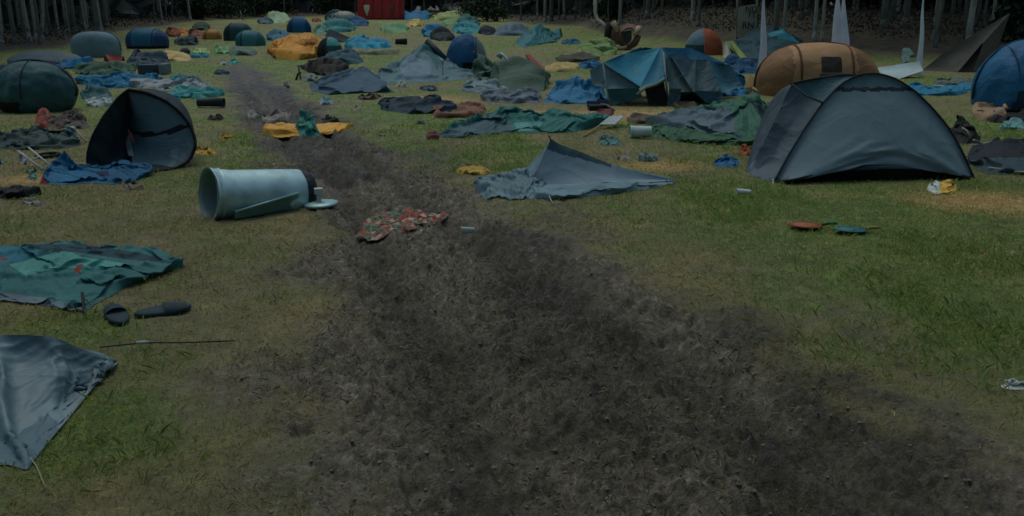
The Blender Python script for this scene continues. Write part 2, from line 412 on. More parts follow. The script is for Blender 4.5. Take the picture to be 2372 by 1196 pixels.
def heap(name, label, cat, outline, bumps=(), rgb=(60, 90, 110), n=24, group=None, parts=None, keyp=None, main='flysheet', extra=None, rough=.55, single=None, ca=None, cf=None, **kw):
    P = heap_grid(outline, bumps, n, **kw)
    sz = max(np.ptp(P[..., 0]), .3); ca = min(.10, .012 + .014 * sz) if ca is None else ca; cf = max(.6, 2.7 / sz ** .7) if cf is None else cf
    if not parts:
        P = crease(upsample(P), kw.get('seed', 3), ca, cf)
        o = list(grid_parts(P, {name: fabric(rgb, rough)}, None, None, 0 if n < 20 else 1).values())[0]
        me = o.data; c = P.reshape(-1, 3).mean(0); c[2] = 0
        me.transform(Matrix.Translation(-Vector(c))); o.location = c
        return tag(o, label, cat, group), P
    c = P.reshape(-1, 3).mean(0); c[2] = 0
    e = empty(name, c, label, cat, group)
    mats = {main: fabric(rgb, rough)}; mats.update({k: fabric(v, rough) for k, v in parts.items()})
    grid_parts(crease(upsample(upsample(P)) if n > 30 else upsample(P), kw.get('seed', 3), ca, cf), mats, pixpoly(keyp, main), e, 0 if n > 30 else 1)
    return e, P
def blob_outline(x0, y0, x1, y1, seed, k=10, sq=.6, lo=.80):
    r = random.Random(seed); cx, cy = (x0 + x1) / 2, (y0 + y1) / 2; out = []
    for i in range(k):
        a = 2 * math.pi * (i + r.uniform(-.3, .3)) / k; c, s = math.cos(a), math.sin(a)
        q = max(abs(c), abs(s)); rad = (1 - sq) + sq / q; rad *= r.uniform(lo, 1.0)
        out.append((cx + (x1 - x0) / 2 * c * min(rad, 1.12), cy + (y1 - y0) / 2 * s * min(rad, 1.12)))
    return out
def pile(name, label, cat, x0, y0, x1, y1, rgb, peaks=2, n=22, group=None, seed=None, flat=.5, rough=.55, slack=1.17, pw=1.1, **kw):
    """crumpled fabric whose picture extent is x0..x1, y0 (top) .. y1 (front contact)"""
    seed = seed if seed is not None else int(x0 * 7 + y0 * 13) % 9973
    r = random.Random(seed); yb = y1 - (y1 - y0) * flat
    out = blob_outline(x0, yb, x1, y1, seed, 15, .7, .66)
    wm = (gp(x1, y1)[0] - gp(x0, y1)[0])
    bumps = []
    for i in range(peaks):
        fx = (i + .5 + r.uniform(-.2, .2)) / peaks; main = i == seed % peaks; top = y0 if main else y0 + (y1 - y0) * r.uniform(.05, .3)
        bumps.append((x0 + (x1 - x0) * (.12 + .76 * fx), (yb * .6 + y1 * .4), top, None if main and pw > .9 else max(.15, wm * r.uniform(.25, .45)), (r.uniform(1.0, 2.0), r.uniform(1.0, 2.0)) if main and pw > .9 else pw))
    hh = abs(hz((x0 + x1) / 2, y1, y0))
    return heap(name, label, cat, out, bumps, rgb, n, group, seed=seed % 200, amp=max(.025, .05 * wm ** .5, .12 * hh), slack=slack, iters=50, rough=rough, bend=.03, wr=5, cf=max(.5, 2.0 / max(wm, .3) ** .7), **kw)
def flat(name, label, cat, x0, y0, x1, y1, rgb, n=14, group=None, seed=None, amp=.03, rough=.55, **kw):
    seed = seed if seed is not None else int(x0 * 7 + y0 * 13) % 9973
    return heap(name, label, cat, blob_outline(x0, y0, x1, y1, seed, 13, .8, .72), (), rgb, n, group, seed=seed % 200, amp=amp, slack=1.12, iters=36, rough=rough, **kw)

# ------------------------------------------------------------------ domes (pop-up and hoop tents)
class Dome:
    def __init__(s, px, pyb, wpx, pyt, depth=.8, e1=.9, e2=.9, zc=.35, yaw=0, sag=.0, seed=0):
        b = gp(px, pyb); s.c0 = b
        s.a = wpx / 2 / FPX * b[1] * 1.0
        s.b = s.a * depth
        s.cy = b[1] + s.b * .75 * (1 if zc < .2 else .6)
        # height of the crown as seen over the middle of the tent
        s.top = float(at(px, pyt, s.cy)[2]); s.a *= s.cy / b[1] if zc > .2 else (b[1] + s.b * .3) / b[1]
        s.cx = float(at(px, pyb, s.cy)[0])
        s.h = s.top / (1 + zc); s.zc = zc * s.h
        s.e1, s.e2, s.yaw, s.seed = e1, e2, yaw, seed
        FOOT.append(np.array([[s.cx + .9 * s.a * math.cos(t), s.cy + .85 * s.b * math.sin(t)] for t in np.linspace(0, 6.28, 20)[:-1]]))
        s.loc = np.array([s.cx, s.cy, 0.0])
    def world(s, q):
        q = np.asarray(q, float); x, y, z = q[..., 0] * s.a, q[..., 1] * s.b, q[..., 2] * s.h
        c, n = math.cos(s.yaw), math.sin(s.yaw)
        return np.stack([s.cx + x * c - y * n, s.cy + x * n + y * c, s.zc + z], -1)
    def unit(s, th, ph):
        sp = lambda v, e: np.sign(v) * np.abs(v) ** e
        return np.stack([sp(np.cos(ph), s.e1) * sp(np.cos(th), s.e2), sp(np.cos(ph), s.e1) * sp(np.sin(th), s.e2), sp(np.sin(ph), s.e1)], -1)
    def solve(s, q):
        """scale directions q onto the surface"""
        F = lambda k: ((np.abs(q[..., 0] * k) ** (2 / s.e2) + np.abs(q[..., 1] * k) ** (2 / s.e2)) ** (s.e2 / s.e1) + np.abs(q[..., 2] * k) ** (2 / s.e1)) - 1
        lo = np.zeros(q.shape[:-1]); hi = np.full(q.shape[:-1], 4.0)
        for _ in range(40):
            mid = (lo + hi) / 2; f = F(mid); lo = np.where(f < 0, mid, lo); hi = np.where(f < 0, hi, mid)
        return q * ((lo + hi) / 2)[..., None]
    def canopy(s, parent, mats, key=None, n=48, m=20, wrinkle=.02, fold=6, dent=()):
        ph0 = -math.asin(min(1, (min(.999, s.zc / s.h)) ** (1 / s.e1)))
        th = np.linspace(math.pi / 2, 2.5 * math.pi, n + 1); ph = np.linspace(ph0, math.pi / 2 * .995, m)
        T, Ph = np.meshgrid(th, ph, indexing='ij'); q = s.unit(T, Ph)
        w = fbm(q[..., 0] * 3 + 5, q[..., 2] * 3 + q[..., 1] * 2, s.seed, 3) - .5
        rad = np.sin(T * fold + 6 * fbm(q[..., 0] * 2, q[..., 1] * 2, s.seed + 3)) * np.clip(np.cos(Ph), 0, 1) * .4
        k = 1 + wrinkle * (2.2 * w + rad)
        P = s.world(q * np.stack([k, k, 1 + (k - 1) * .6], -1))
        for px, py, r, dz in dent:
            x, y = proj(P); d = np.exp(-(((x - px) / r) ** 2 + ((y - py) / r) ** 2)); P[..., 2] -= dz * d; P[..., 1] += dz * .5 * d
        P[..., 2] = np.maximum(P[..., 2], .004)
        return grid_parts(P, mats, (lambda u, v, c: key(q_from(u, v, q), c)) if key else None, parent, 1)
    def hoop(s, axis, off, r, parent, mat, name='pole', lo=-.15, full=1.0, grow=1.008):
        t = np.linspace(lo, math.pi - lo, 28)
        if axis == 'x': base = lambda k: np.stack([np.full_like(t, off), k * np.cos(t), k * np.sin(t)], -1)
        else: base = lambda k: np.stack([k * np.cos(t), np.full_like(t, off), k * np.sin(t)], -1)
        F = lambda q: ((np.abs(q[..., 0]) ** (2 / s.e2) + np.abs(q[..., 1]) ** (2 / s.e2)) ** (s.e2 / s.e1) + np.abs(q[..., 2]) ** (2 / s.e1)) - 1
        lo_, hi_ = np.zeros_like(t), np.full_like(t, 3.0)
        for _ in range(40):
            mid = (lo_ + hi_) / 2; f = F(base(mid)); lo_ = np.where(f < 0, mid, lo_); hi_ = np.where(f < 0, hi_, mid)
        P = s.world(base((lo_ + hi_) / 2) * grow); P = P[P[:, 2] > -.01]
        return MB().tube(P, r, 6).build(name, mat, parent)
    def patch(s, x0, x1, z0, z1, parent, mat, name, grow=1.015, n=8, rnd=False):
        X, Z = np.meshgrid(np.linspace(x0, x1, n), np.linspace(z0, z1, n), indexing='ij')
        if rnd:
            U, V = np.meshgrid(np.linspace(-1, 1, n), np.linspace(-1, 1, n), indexing='ij')
            X = (x0 + x1) / 2 + (x1 - x0) / 2 * U * np.sqrt(1 - V * V / 2); Z = (z0 + z1) / 2 + (z1 - z0) / 2 * V * np.sqrt(1 - U * U / 2)
        r = 1 - np.abs(Z) ** (2 / s.e1); r = np.clip(r, 0, 1) ** (s.e1 / s.e2) - np.abs(X) ** (2 / s.e2)
        Y = -np.clip(r, 0, 1) ** (s.e2 / 2)
        P = s.world(np.stack([X * grow, Y * grow, Z * grow], -1)); P[..., 2] = np.maximum(P[..., 2], .01)
        return grid_parts(P, {name: mat}, None, parent, 1)
def q_from(u, v, q):
    n, m, _ = q.shape; i = (u * (n - 1)).astype(int); j = (v * (m - 1)).astype(int)
    return (q[i, j] + q[np.minimum(i + 1, n - 1), np.minimum(j + 1, m - 1)]) / 2
def quad(pts, n=18, slack=1.03, seed=1, iters=40, g=.0008, amp=.01, floor=.01, pins='corners+edges', bend=.1):
    """cloth between four 3-D corners (or curves)"""
    c = [np.asarray(p, float) for p in pts]
    u = np.linspace(0, 1, n)[:, None]
    l = lambda a, b: a * (1 - u) + b * u
    P = coons(l(c[0], c[1]), l(c[3], c[2]), l(c[0], c[3]), l(c[1], c[2]))
    return settle(P, slack, seed, iters, g, amp, floor, bend=bend)
def settle(P, slack, seed, iters, g, amp, floor=.01, free=(), bend=.1):
    n, m, _ = P.shape
    du = np.gradient(P, axis=0); dv = np.gradient(P, axis=1); N = np.cross(du, dv); N /= (np.linalg.norm(N, axis=2, keepdims=True) + 1e-9)
    U, V = np.meshgrid(np.linspace(0, 4, n), np.linspace(0, 4, m), indexing='ij')
    pins = np.zeros((n, m), bool)
    if 'u0' not in free: pins[0] = True
    if 'u1' not in free: pins[-1] = True
    if 'v0' not in free: pins[:, 0] = True
    if 'v1' not in free: pins[:, -1] = True
    w = (fbm(U, V, seed, 3) - .5) * 2 * amp; w[pins] = 0
    P = P + N * w[..., None]
    return relax(P, slack, pins, iters, g, floor, None, bend, seed)
def curve(pts, n): return resample(np.array(pts, float), n, closed=False)[0]
def smooth_curve(pts, n):
    pts = np.array(pts, float); c, _ = resample(pts, n * 3, False)
    for _ in range(6): c[1:-1] = (c[:-2] + c[2:] + 2 * c[1:-1]) / 4
    return resample(c, n, False)[0]

# ================================================================== GROUND
def build_ground():
    ys = np.concatenate([[-60, -20, -5, 0.5, 1.6], np.geomspace(2.3, 34, 640), np.geomspace(34.4, 170, 150), [220, 320, 520]])
    ss = np.concatenate([[-90, -30, -9, -4, -2, -1.4, -1.0, -.85], np.linspace(-.76, .76, 520), [.85, 1.0, 1.4, 2, 4, 9, 30, 90]])
    ye = np.maximum(ys, 2.3)
    X = ss[None] * ye[:, None]; Y = np.repeat(ys[:, None], len(ss), 1)
    mud = mudmask(X, Y); Z = rise(X, Y) + micro(X, Y, mud)
    n, m = X.shape; idx = np.arange(n * m, dtype=np.int32).reshape(n, m)
    F = np.stack([idx[:-1, :-1], idx[:-1, 1:], idx[1:, 1:], idx[1:, :-1]], -1).reshape(-1, 4)
    me = bpy.data.meshes.new('ground')
    me.vertices.add(n * m); me.vertices.foreach_set('co', np.stack([X, Y, Z], -1).astype(np.float32).ravel())
    me.loops.add(len(F) * 4); me.loops.foreach_set('vertex_index', F.ravel())
    me.polygons.add(len(F)); me.polygons.foreach_set('loop_start', np.arange(0, len(F) * 4, 4, dtype=np.int32)); me.polygons.foreach_set('use_smooth', np.ones(len(F), bool))
    me.update(); me.validate()
    wood = sstep(-.5, 2.0, edge_s(X, Y) + 1.2 * (fbm(X * .5, Y * .5, 150, 3) - .5))
    for nm, d in (('mud', mud), ('green', greenmask(X, Y)), ('straw', strawmask(X, Y)), ('wood', wood), ('wet', np.clip(.75 * rutmask(X, Y)[0] + .9 * sstep(.5, .68, fbm(X * .8, Y * .55, 160, 5)) + .55 * sstep(9, 16, Y), 0, 1))):
        a = me.attributes.new(nm, 'FLOAT', 'POINT'); a.data.foreach_set('value', d.astype(np.float32).ravel())
    m_ = bpy.data.materials.new('field'); m_.use_nodes = True; nt = m_.node_tree; L = nt.links.new; b = nt.nodes['Principled BSDF']
    geo = nt.nodes.new('ShaderNodeNewGeometry')
    def noise(sc, det=6, ro=.6, dist=0.0, stretch=None):
        t = nt.nodes.new('ShaderNodeTexNoise'); t.inputs['Scale'].default_value = sc; t.inputs['Detail'].default_value = det; t.inputs['Roughness'].default_value = ro; t.inputs['Distortion'].default_value = dist
        if stretch:
            mp = nt.nodes.new('ShaderNodeMapping'); mp.inputs['Scale'].default_value = stretch; L(geo.outputs['Position'], mp.inputs['Vector']); L(mp.outputs[0], t.inputs['Vector'])
        else: L(geo.outputs['Position'], t.inputs['Vector'])
        return t.outputs[0]
    def ramp(src, stops):
        r = nt.nodes.new('ShaderNodeValToRGB'); e = r.color_ramp.elements
        while len(e) < len(stops): e.new(.5)
        for k, (p, c) in zip(e, stops): k.position = p; k.color = c + (1,)
        L(src, r.inputs[0]); return r.outputs[0]
    def mix(f, a, c2):
        x = nt.nodes.new('ShaderNodeMix'); x.data_type = 'RGBA'; L(f, x.inputs[0]); L(a, x.inputs[6]); L(c2, x.inputs[7]); return x.outputs[2]
    def at_(nm):
        a = nt.nodes.new('ShaderNodeAttribute'); a.attribute_name = nm; return a.outputs['Fac']
    mudc = ramp(noise(9, 10, .74, 1.1), [(.30, C(28, 26, 24, 3.1)), (.46, C(56, 53, 48, 3.1)), (.58, C(74, 70, 64, 3.1)), (.72, C(112, 108, 100, 3.1))])
    dry = ramp(noise(5, 9, .7, .4), [(.3, C(58, 54, 40, 2.75)), (.5, C(72, 69, 51, 2.75)), (.72, C(90, 84, 58, 2.75))])
    grn = ramp(noise(6, 9, .7, .4), [(.3, C(42, 54, 27, 2.75)), (.5, C(62, 74, 40, 2.75)), (.72, C(82, 94, 48, 2.75))])
    strw = ramp(noise(9, 9, .7, .8), [(.3, C(82, 66, 42, 2.75)), (.5, C(108, 88, 58, 2.75)), (.7, C(130, 110, 78, 2.75))])
    wd = ramp(noise(1.4, 8, .65), [(.3, C(30, 28, 24, 2.75)), (.55, C(46, 43, 35, 2.75)), (.75, C(60, 55, 42, 2.75))])
    c = mix(at_('green'), dry, grn); c = mix(at_('straw'), c, strw)
    # ragged mud border
    mm = nt.nodes.new('ShaderNodeMath'); mm.operation = 'MULTIPLY_ADD'; L(noise(9, 8, .75), mm.inputs[0]); mm.inputs[1].default_value = 1.5; mm.inputs[2].default_value = -.75
    m2 = nt.nodes.new('ShaderNodeMath'); m2.operation = 'ADD'; m2.use_clamp = True; L(at_('mud'), m2.inputs[0]); L(mm.outputs[0], m2.inputs[1])
    m3 = nt.nodes.new('ShaderNodeMath'); m3.operation = 'MULTIPLY'; L(m2.outputs[0], m3.inputs[0])
    m4 = nt.nodes.new('ShaderNodeMapRange'); m4.inputs[1].default_value = 0; m4.inputs[2].default_value = .12; L(at_('mud'), m4.inputs[0]); L(m4.outputs[0], m3.inputs[1])
    wetc = ramp(noise(12, 10, .74, 1.1), [(.30, C(20, 19, 18, 3.1)), (.5, C(38, 36, 33, 3.1)), (.66, C(57, 54, 50, 3.1))])
    mudc = mix(at_('wet'), mudc, wetc); c = mix(m3.outputs[0], c, mudc); c = mix(at_('wood'), c, wd)
    L(c, b.inputs['Base Color'])
    rr = ramp(noise(4, 6), [(.35, (.5,) * 3), (.65, (.9,) * 3)]); wr_ = nt.nodes.new('ShaderNodeMath'); wr_.operation = 'MULTIPLY'; L(at_('wet'), wr_.inputs[0]); L(m3.outputs[0], wr_.inputs[1])
    w2 = nt.nodes.new('ShaderNodeMath'); w2.operation = 'MULTIPLY_ADD'; w2.use_clamp = True; L(wr_.outputs[0], w2.inputs[0]); w2.inputs[1].default_value = -.28; L(rr, w2.inputs[2]); L(w2.outputs[0], b.inputs['Roughness']); b.inputs['Specular IOR Level'].default_value = .3
    bu = nt.nodes.new('ShaderNodeBump'); bu.inputs['Strength'].default_value = 1.0; bu.inputs['Distance'].default_value = .045
    bn = nt.nodes.new('ShaderNodeMath'); bn.operation = 'ADD'; L(noise(24, 9, .7, 1.0), bn.inputs[0]); L(noise(60, 6, .7, .5), bn.inputs[1]); L(bn.outputs[0], bu.inputs['Height']); L(bu.outputs[0], b.inputs['Normal'])
    me.materials.append(m_)
    o = bpy.data.objects.new('ground', me); COL.objects.link(o); tag(o, 'trampled grass field crossed by a dark churned mud track', 'ground', None, 'structure')
build_ground()

# ================================================================== WOOD AT THE EDGE OF THE FIELD
def leaf_mesh(name, n, shape, size, cols, mat, seed, quads=True):
    """many small leaf faces; shape(rng, n)->points"""
    r = np.random.default_rng(seed); P = shape(r, n); s = size * r.uniform(.5, 1.3, (n, 1))
    a = r.normal(size=(n, 3)); a /= np.linalg.norm(a, axis=1, keepdims=True); b = np.cross(a, r.normal(size=(n, 3))); b /= np.linalg.norm(b, axis=1, keepdims=True)
    V = np.stack([P - a * s, P + b * s * .55, P + a * s, P - b * s * .55], 1).reshape(-1, 3)
    me = bpy.data.meshes.new(name); me.vertices.add(4 * n); me.vertices.foreach_set('co', V.astype(np.float32).ravel())
    me.loops.add(4 * n); me.loops.foreach_set('vertex_index', np.arange(4 * n, dtype=np.int32)); me.polygons.add(n); me.polygons.foreach_set('loop_start', np.arange(0, 4 * n, 4, dtype=np.int32))
    me.update()
    ca = me.color_attributes.new('tint', 'FLOAT_COLOR', 'POINT'); k = r.integers(0, len(cols), n); c = np.array(cols)[k] * r.uniform(.6, 1.35, (n, 1))
    ca.data.foreach_set('color', np.repeat(np.hstack([c, np.ones((n, 1))]), 4, axis=0).astype(np.float32).ravel())
    me.materials.append(mat); return me
LEAF = attr_mat('leaf', .7)
GREENS = [(.035, .065, .022), (.05, .085, .03), (.028, .05, .022), (.06, .085, .03)]
def crown_shape(h0, h1, rad):
    def f(r, n):
        k = 16; ang = r.uniform(0, 6.28, k); zz = r.uniform(0, 1, k); rr = rad * np.sin(np.pi * (.12 + .8 * zz)) * r.uniform(.45, 1, k)
        cc = np.stack([rr * np.cos(ang), rr * np.sin(ang), h0 + (h1 - h0) * zz], 1); i = r.integers(0, k, n)
        return cc[i] + r.normal(size=(n, 3)) * np.array([.55, .55, .42]) * rad * .42
    return f
crowns = [leaf_mesh('crown', 240, crown_shape(6.4 + i * .4, 11 + i, 2.3 + .2 * i), .30, GREENS, LEAF, 300 + i) for i in range(4)]
def bark(rgb, dark):
    m = bpy.data.materials.new('bark'); m.use_nodes = True; n = m.node_tree; b = n.nodes['Principled BSDF']; tc = n.nodes.new('ShaderNodeTexCoord'); mp = n.nodes.new('ShaderNodeMapping')
    mp.inputs['Scale'].default_value = (7, 7, 1.6); no = n.nodes.new('ShaderNodeTexNoise'); no.inputs['Scale'].default_value = 3; no.inputs['Detail'].default_value = 8
    n.links.new(tc.outputs['Object'], mp.inputs[0]); n.links.new(mp.outputs[0], no.inputs['Vector']); rp = n.nodes.new('ShaderNodeValToRGB')
    rp.color_ramp.elements[0].position = .3; rp.color_ramp.elements[1].position = .62; rp.color_ramp.elements[0].color = C(*dark) + (1,); rp.color_ramp.elements[1].color = C(*rgb) + (1,)
    n.links.new(no.outputs[0], rp.inputs[0]); n.links.new(rp.outputs[0], b.inputs['Base Color']); b.inputs['Roughness'].default_value = .9
    bu = n.nodes.new('ShaderNodeBump'); bu.inputs['Strength'].default_value = .5; n.links.new(no.outputs[0], bu.inputs['Height']); n.links.new(bu.outputs[0], b.inputs['Normal'])
    return m
BIRCH = bark((128, 128, 122), (92, 92, 88)); GREYB = bark((88, 88, 82), (62, 62, 58))
def trunk_mesh(r0, lean, bow, seed, mat, h=11.5):
    r = random.Random(seed); pts = []
    for i in range(15):
        t = i / 14; z = -.15 + h * t
        pts.append((lean * z + bow * math.sin(t * 3.6) + r.uniform(-.015, .015), bow * .4 * math.sin(t * 2) + r.uniform(-.015, .015), z))
    mb = MB().tube(pts, r0 * 1.05, 9, r0 * .25)
    fl = MB().tube([(0, 0, -.15), (lean * .12, 0, .12), (lean * .35, 0, .4)], r0 * 1.5, 9, r0 * .95); mb.add(fl.v, fl.f)
    for k in range(5):   # limbs up in the crown
        z = r.uniform(3.2, 8); a = r.uniform(0, 6.28); q = r.uniform(1, 1.9)
        b0 = np.array([lean * z + bow * math.sin(z / h * 3.6), 0, z])
        lb = MB().tube([b0, b0 + [math.cos(a) * q * .5, math.sin(a) * q * .5, .5], b0 + [math.cos(a) * q, math.sin(a) * q, 1.3]], r0 * .35, 6, r0 * .1); mb.add(lb.v, lb.f)
    me = bpy.data.meshes.new('trunk'); me.from_pydata(mb.v, [], mb.f); me.polygons.foreach_set('use_smooth', [True] * len(me.polygons)); me.materials.append(mat); me.update(); return me
_tk = {}
def tree(p, r0, lean, bow, mat, label, group, name='birch_tree', sc=1.0, var=0):
    k = (round(r0, 3), round(lean, 3), round(bow, 3), mat.name, var)
    if k not in _tk: _tk[k] = trunk_mesh(r0, lean, bow, hash(k[:3]) % 999, mat)
    e = empty(name, (p[0], p[1], p[2]), label, 'tree', group)
    for nm, me in (('trunk', _tk[k]), ('crown', crowns[var % 4])):
        o = bpy.data.objects.new(nm, me); COL.objects.link(o); o.parent = e
        if nm == 'crown': o.location = (lean * 7, 0, 0)
    e.rotation_euler.z = 0 if abs(lean) > .02 or abs(bow) > .1 else random.uniform(0, 6.28)
    e.scale = (sc, sc, sc); return e
# trunks one can tell apart: (base px, base py, width px, lean, bow, material, label)
special = [
    (4, 106, 10, .075, 0, BIRCH, 'pale birch leaning to the right at the left end of the wood'),
    (58, 92, 9, -.01, 0, GREYB, 'dim grey trunk just right of the leaning left-end birch'),
    (86, 96, 9, .0, 0, BIRCH, 'straight pale birch with its twin close on the right, left of the oval tent'),
    (98, 92, 8, .11, .1, BIRCH, 'pale birch curving up to the right beside its straight twin'),
    (136, 82, 7, .0, 0, BIRCH, 'pale thin birch above the grey oval tent, left one of the close row'),
    (150, 62, 6, .02, 0, BIRCH, 'second thin birch in the close row above the oval tent'),
    (160, 78, 7, .01, 0, BIRCH, 'third thin birch in the close row above the oval tent'),
    (171, 67, 6, .02, 0, BIRCH, 'fourth thin birch in the close row above the oval tent'),
    (187, 60, 7, .16, 0, BIRCH, 'birch leaning right to make a narrow V with the next one'),
    (202, 70, 7, .01, 0, BIRCH, 'upright birch forming the right side of the narrow V'),
    (245, 64, 15, .0, 0, GREYB, 'broad dim grey trunk above the right end of the oval tent'),
    (678, 34, 5, .0, 0, GREYB, 'thin grey trunk behind the blue dome at the far end'),
    (1262, 52, 7, -.02, 0, BIRCH, 'thin pale birch standing left of a broader grey trunk above the teal peaked tent'),
    (1277, 50, 10, .0, 0, GREYB, 'broader grey trunk right of the thin birch above the teal peaked tent'),
    (1307, 44, 7, -.02, 0, BIRCH, 'pale birch between the broad grey trunk and the broken brown armchair'),
    (1436, 56, 8, .0, 0, BIRCH, 'pale straight birch rising right behind the broken brown armchair'),
    (1533, 36, 7, -.01, 0, GREYB, 'dim trunk on the bank right of the broken brown armchair'),
    (1618, 62, 8, .0, 0, GREYB, 'grey trunk rising behind the red and grey dome tent'),
    (1795, 92, 13, .0, .0, GREYB, 'broad grey trunk just right of the first white fabric spike'),
    (1816, 84, 8, .01, 0, BIRCH, 'slim birch paired with the broad trunk right of the first white spike'),
    (1886, 96, 9, -.01, 0, BIRCH, 'birch above the orange tent left of the double white spike'),
    (1903, 96, 8, .01, 0, BIRCH, 'birch closest to the double white spike, paired on its left'),
    (2238, 84, 7, -.12, 0, GREYB, 'dim trunk leaning left behind the grey tarp shelter'),
    (2264, 60, 7, -.03, 0, GREYB, 'dim upright trunk behind the top of the grey tarp shelter'),
]
for i, (px, py, w, ln, bw, mt, lb) in enumerate(special):
    p = hit(px, py); r0 = w / 2 / FPX * p[1]
    tree(p, r0, ln, bw, mt, lb, 'trunks at the edge of the field', 'birch_tree' if mt is BIRCH else 'forest_tree', 1.0, i)
rr = random.Random(5); placed = 0; tries = 0
while placed < 190 and tries < 6000:
    tries += 1
    s = rr.uniform(-.75, .75); e = float(np.interp(s, _es[_o], _eg[_o, 1])); d = 2.5 + 30 * rr.random() ** 1.3
    y = e + d; x = s * y
    if y > 160: continue
    if .03 < s < .45 and d < 7: continue
    placed += 1
    tree((x, y, float(terr(x, y))), rr.choice([.055, .07, .09, .12]), rr.choice([0, 0, .03, -.03]), 0, GREYB if rr.random() < .72 else BIRCH, 'slim bare-stemmed tree in the dark wood behind the field', 'trees deep in the dark wood', 'forest_tree', rr.uniform(.85, 1.3), placed)
def wood_mass(r, n):
    s = r.uniform(-1.3, 1.3, n); e = np.interp(np.clip(s, -1.5, 1.5), _es[_o], _eg[_o, 1]); y = e + 22 + 16 * r.random(n); x = s * y
    return np.stack([x, y, rise(x, y) + 15 * r.random(n) ** .8], 1)
wm = leaf_mesh('far_woods', 46000, wood_mass, 1.4, [(.13, .145, .12), (.11, .12, .105), (.14, .155, .125)], LEAF, 77)
o = bpy.data.objects.new('far_woods', wm); COL.objects.link(o); tag(o, 'dark mass of the wood behind the first trunks', 'woods', None, 'stuff')
def light_block_wood(r, n):  # unseen wood added behind the viewpoint to cut low skylight
    a = r.uniform(R(160), R(380), n); q = 24 + 10 * r.random(n); x, y = q * np.cos(a) * 1.25, -3 + q * np.sin(a)
    return np.stack([x, y, 17 * r.random(n) ** .9], 1)
wb = leaf_mesh('far_woods', 24000, light_block_wood, 1.3, [(.05, .07, .04), (.04, .055, .035)], LEAF, 79)
o = bpy.data.objects.new('far_woods', wb); COL.objects.link(o); tag(o, 'unseen wood added behind the viewpoint to shade the field from low sky', 'woods', None, 'stuff')
def understory(r, n):
    s = r.uniform(-.75, .75, n); e = np.interp(s, _es[_o], _eg[_o, 1]); y = e + 4 + 20 * r.random(n); x = s * y
    return np.stack([x, y, rise(x, y) + .5 * r.random(n) ** 2 * (.3 + 1.6 * vn(x * .3, y * .3, 9))], 1)
um = leaf_mesh('undergrowth', 30000, understory, .075, [(.06, .08, .04), (.08, .075, .05), (.09, .08, .055)], LEAF, 78)
o = bpy.data.objects.new('undergrowth', um); COL.objects.link(o); tag(o, 'low brown and green undergrowth on the floor of the wood', 'undergrowth', None, 'stuff')
def shrub(px, py, wpx, hm, label, seed):
    p = hit(px, py); w = wpx / FPX * p[1]
    def sh(r, n):
        k = 9; c = np.stack([r.normal(size=k) * w * .25, r.normal(size=k) * w * .2, r.uniform(.25, .85, k) * hm], 1)
        q = c[r.integers(0, k, n)] + r.normal(size=(n, 3)) * np.array([w * .16, w * .16, hm * .16]); q[:, 2] = np.abs(q[:, 2]); return q
    e = empty('shrub', p, label, 'shrub', 'dark shrubs along the wood edge')
    me = leaf_mesh('foliage', 1800, sh, .17, [(.03, .06, .028), (.022, .045, .026), (.04, .07, .03)], LEAF, seed)
    o = bpy.data.objects.new('foliage', me); COL.objects.link(o); o.parent = e
    mb = MB()
    for k in range(4):
        a = k * 1.6; t = MB().tube([(0, 0, -.05), (math.cos(a) * w * .12, math.sin(a) * w * .1, hm * .4), (math.cos(a) * w * .25, math.sin(a) * w * .2, hm * .8)], .03, 6, .01); mb.add(t.v, t.f)
    s = mb.build('stem', GREYB, None); s.parent = e
for i, (px, py, w, h, lb) in enumerate([(520, 42, 80, 2.4, 'dark green shrub behind the dark teal far tent'), (590, 38, 70, 2.2, 'dark shrub at the far end right of the thin leaning stick'), (470, 46, 60, 2.0, 'low dark shrub above the small orange dome'),
        (1128, 50, 85, 2.4, 'blue-green shrub at the far right corner of the field'), (640, 34, 60, 2.6, 'dark shrub left of the thin grey trunk at the far end'), (1410, 48, 60, 1.5, 'small green shrub behind the broken brown armchair'), (2350, 96, 70, 2.0, 'green shrub beside the tip of the grey tarp shelter'), (760, 33, 60, 2.2, 'dark shrub left of the red container')]):
    shrub(px, py, w, h, lb, 500 + i)

# ================================================================== TENTS IN THE FRONT HALF
DARK = fabric((20, 24, 26), .5)
PALE = plain((140, 150, 150), .45)
WOODM = plain((150, 128, 90), .7)

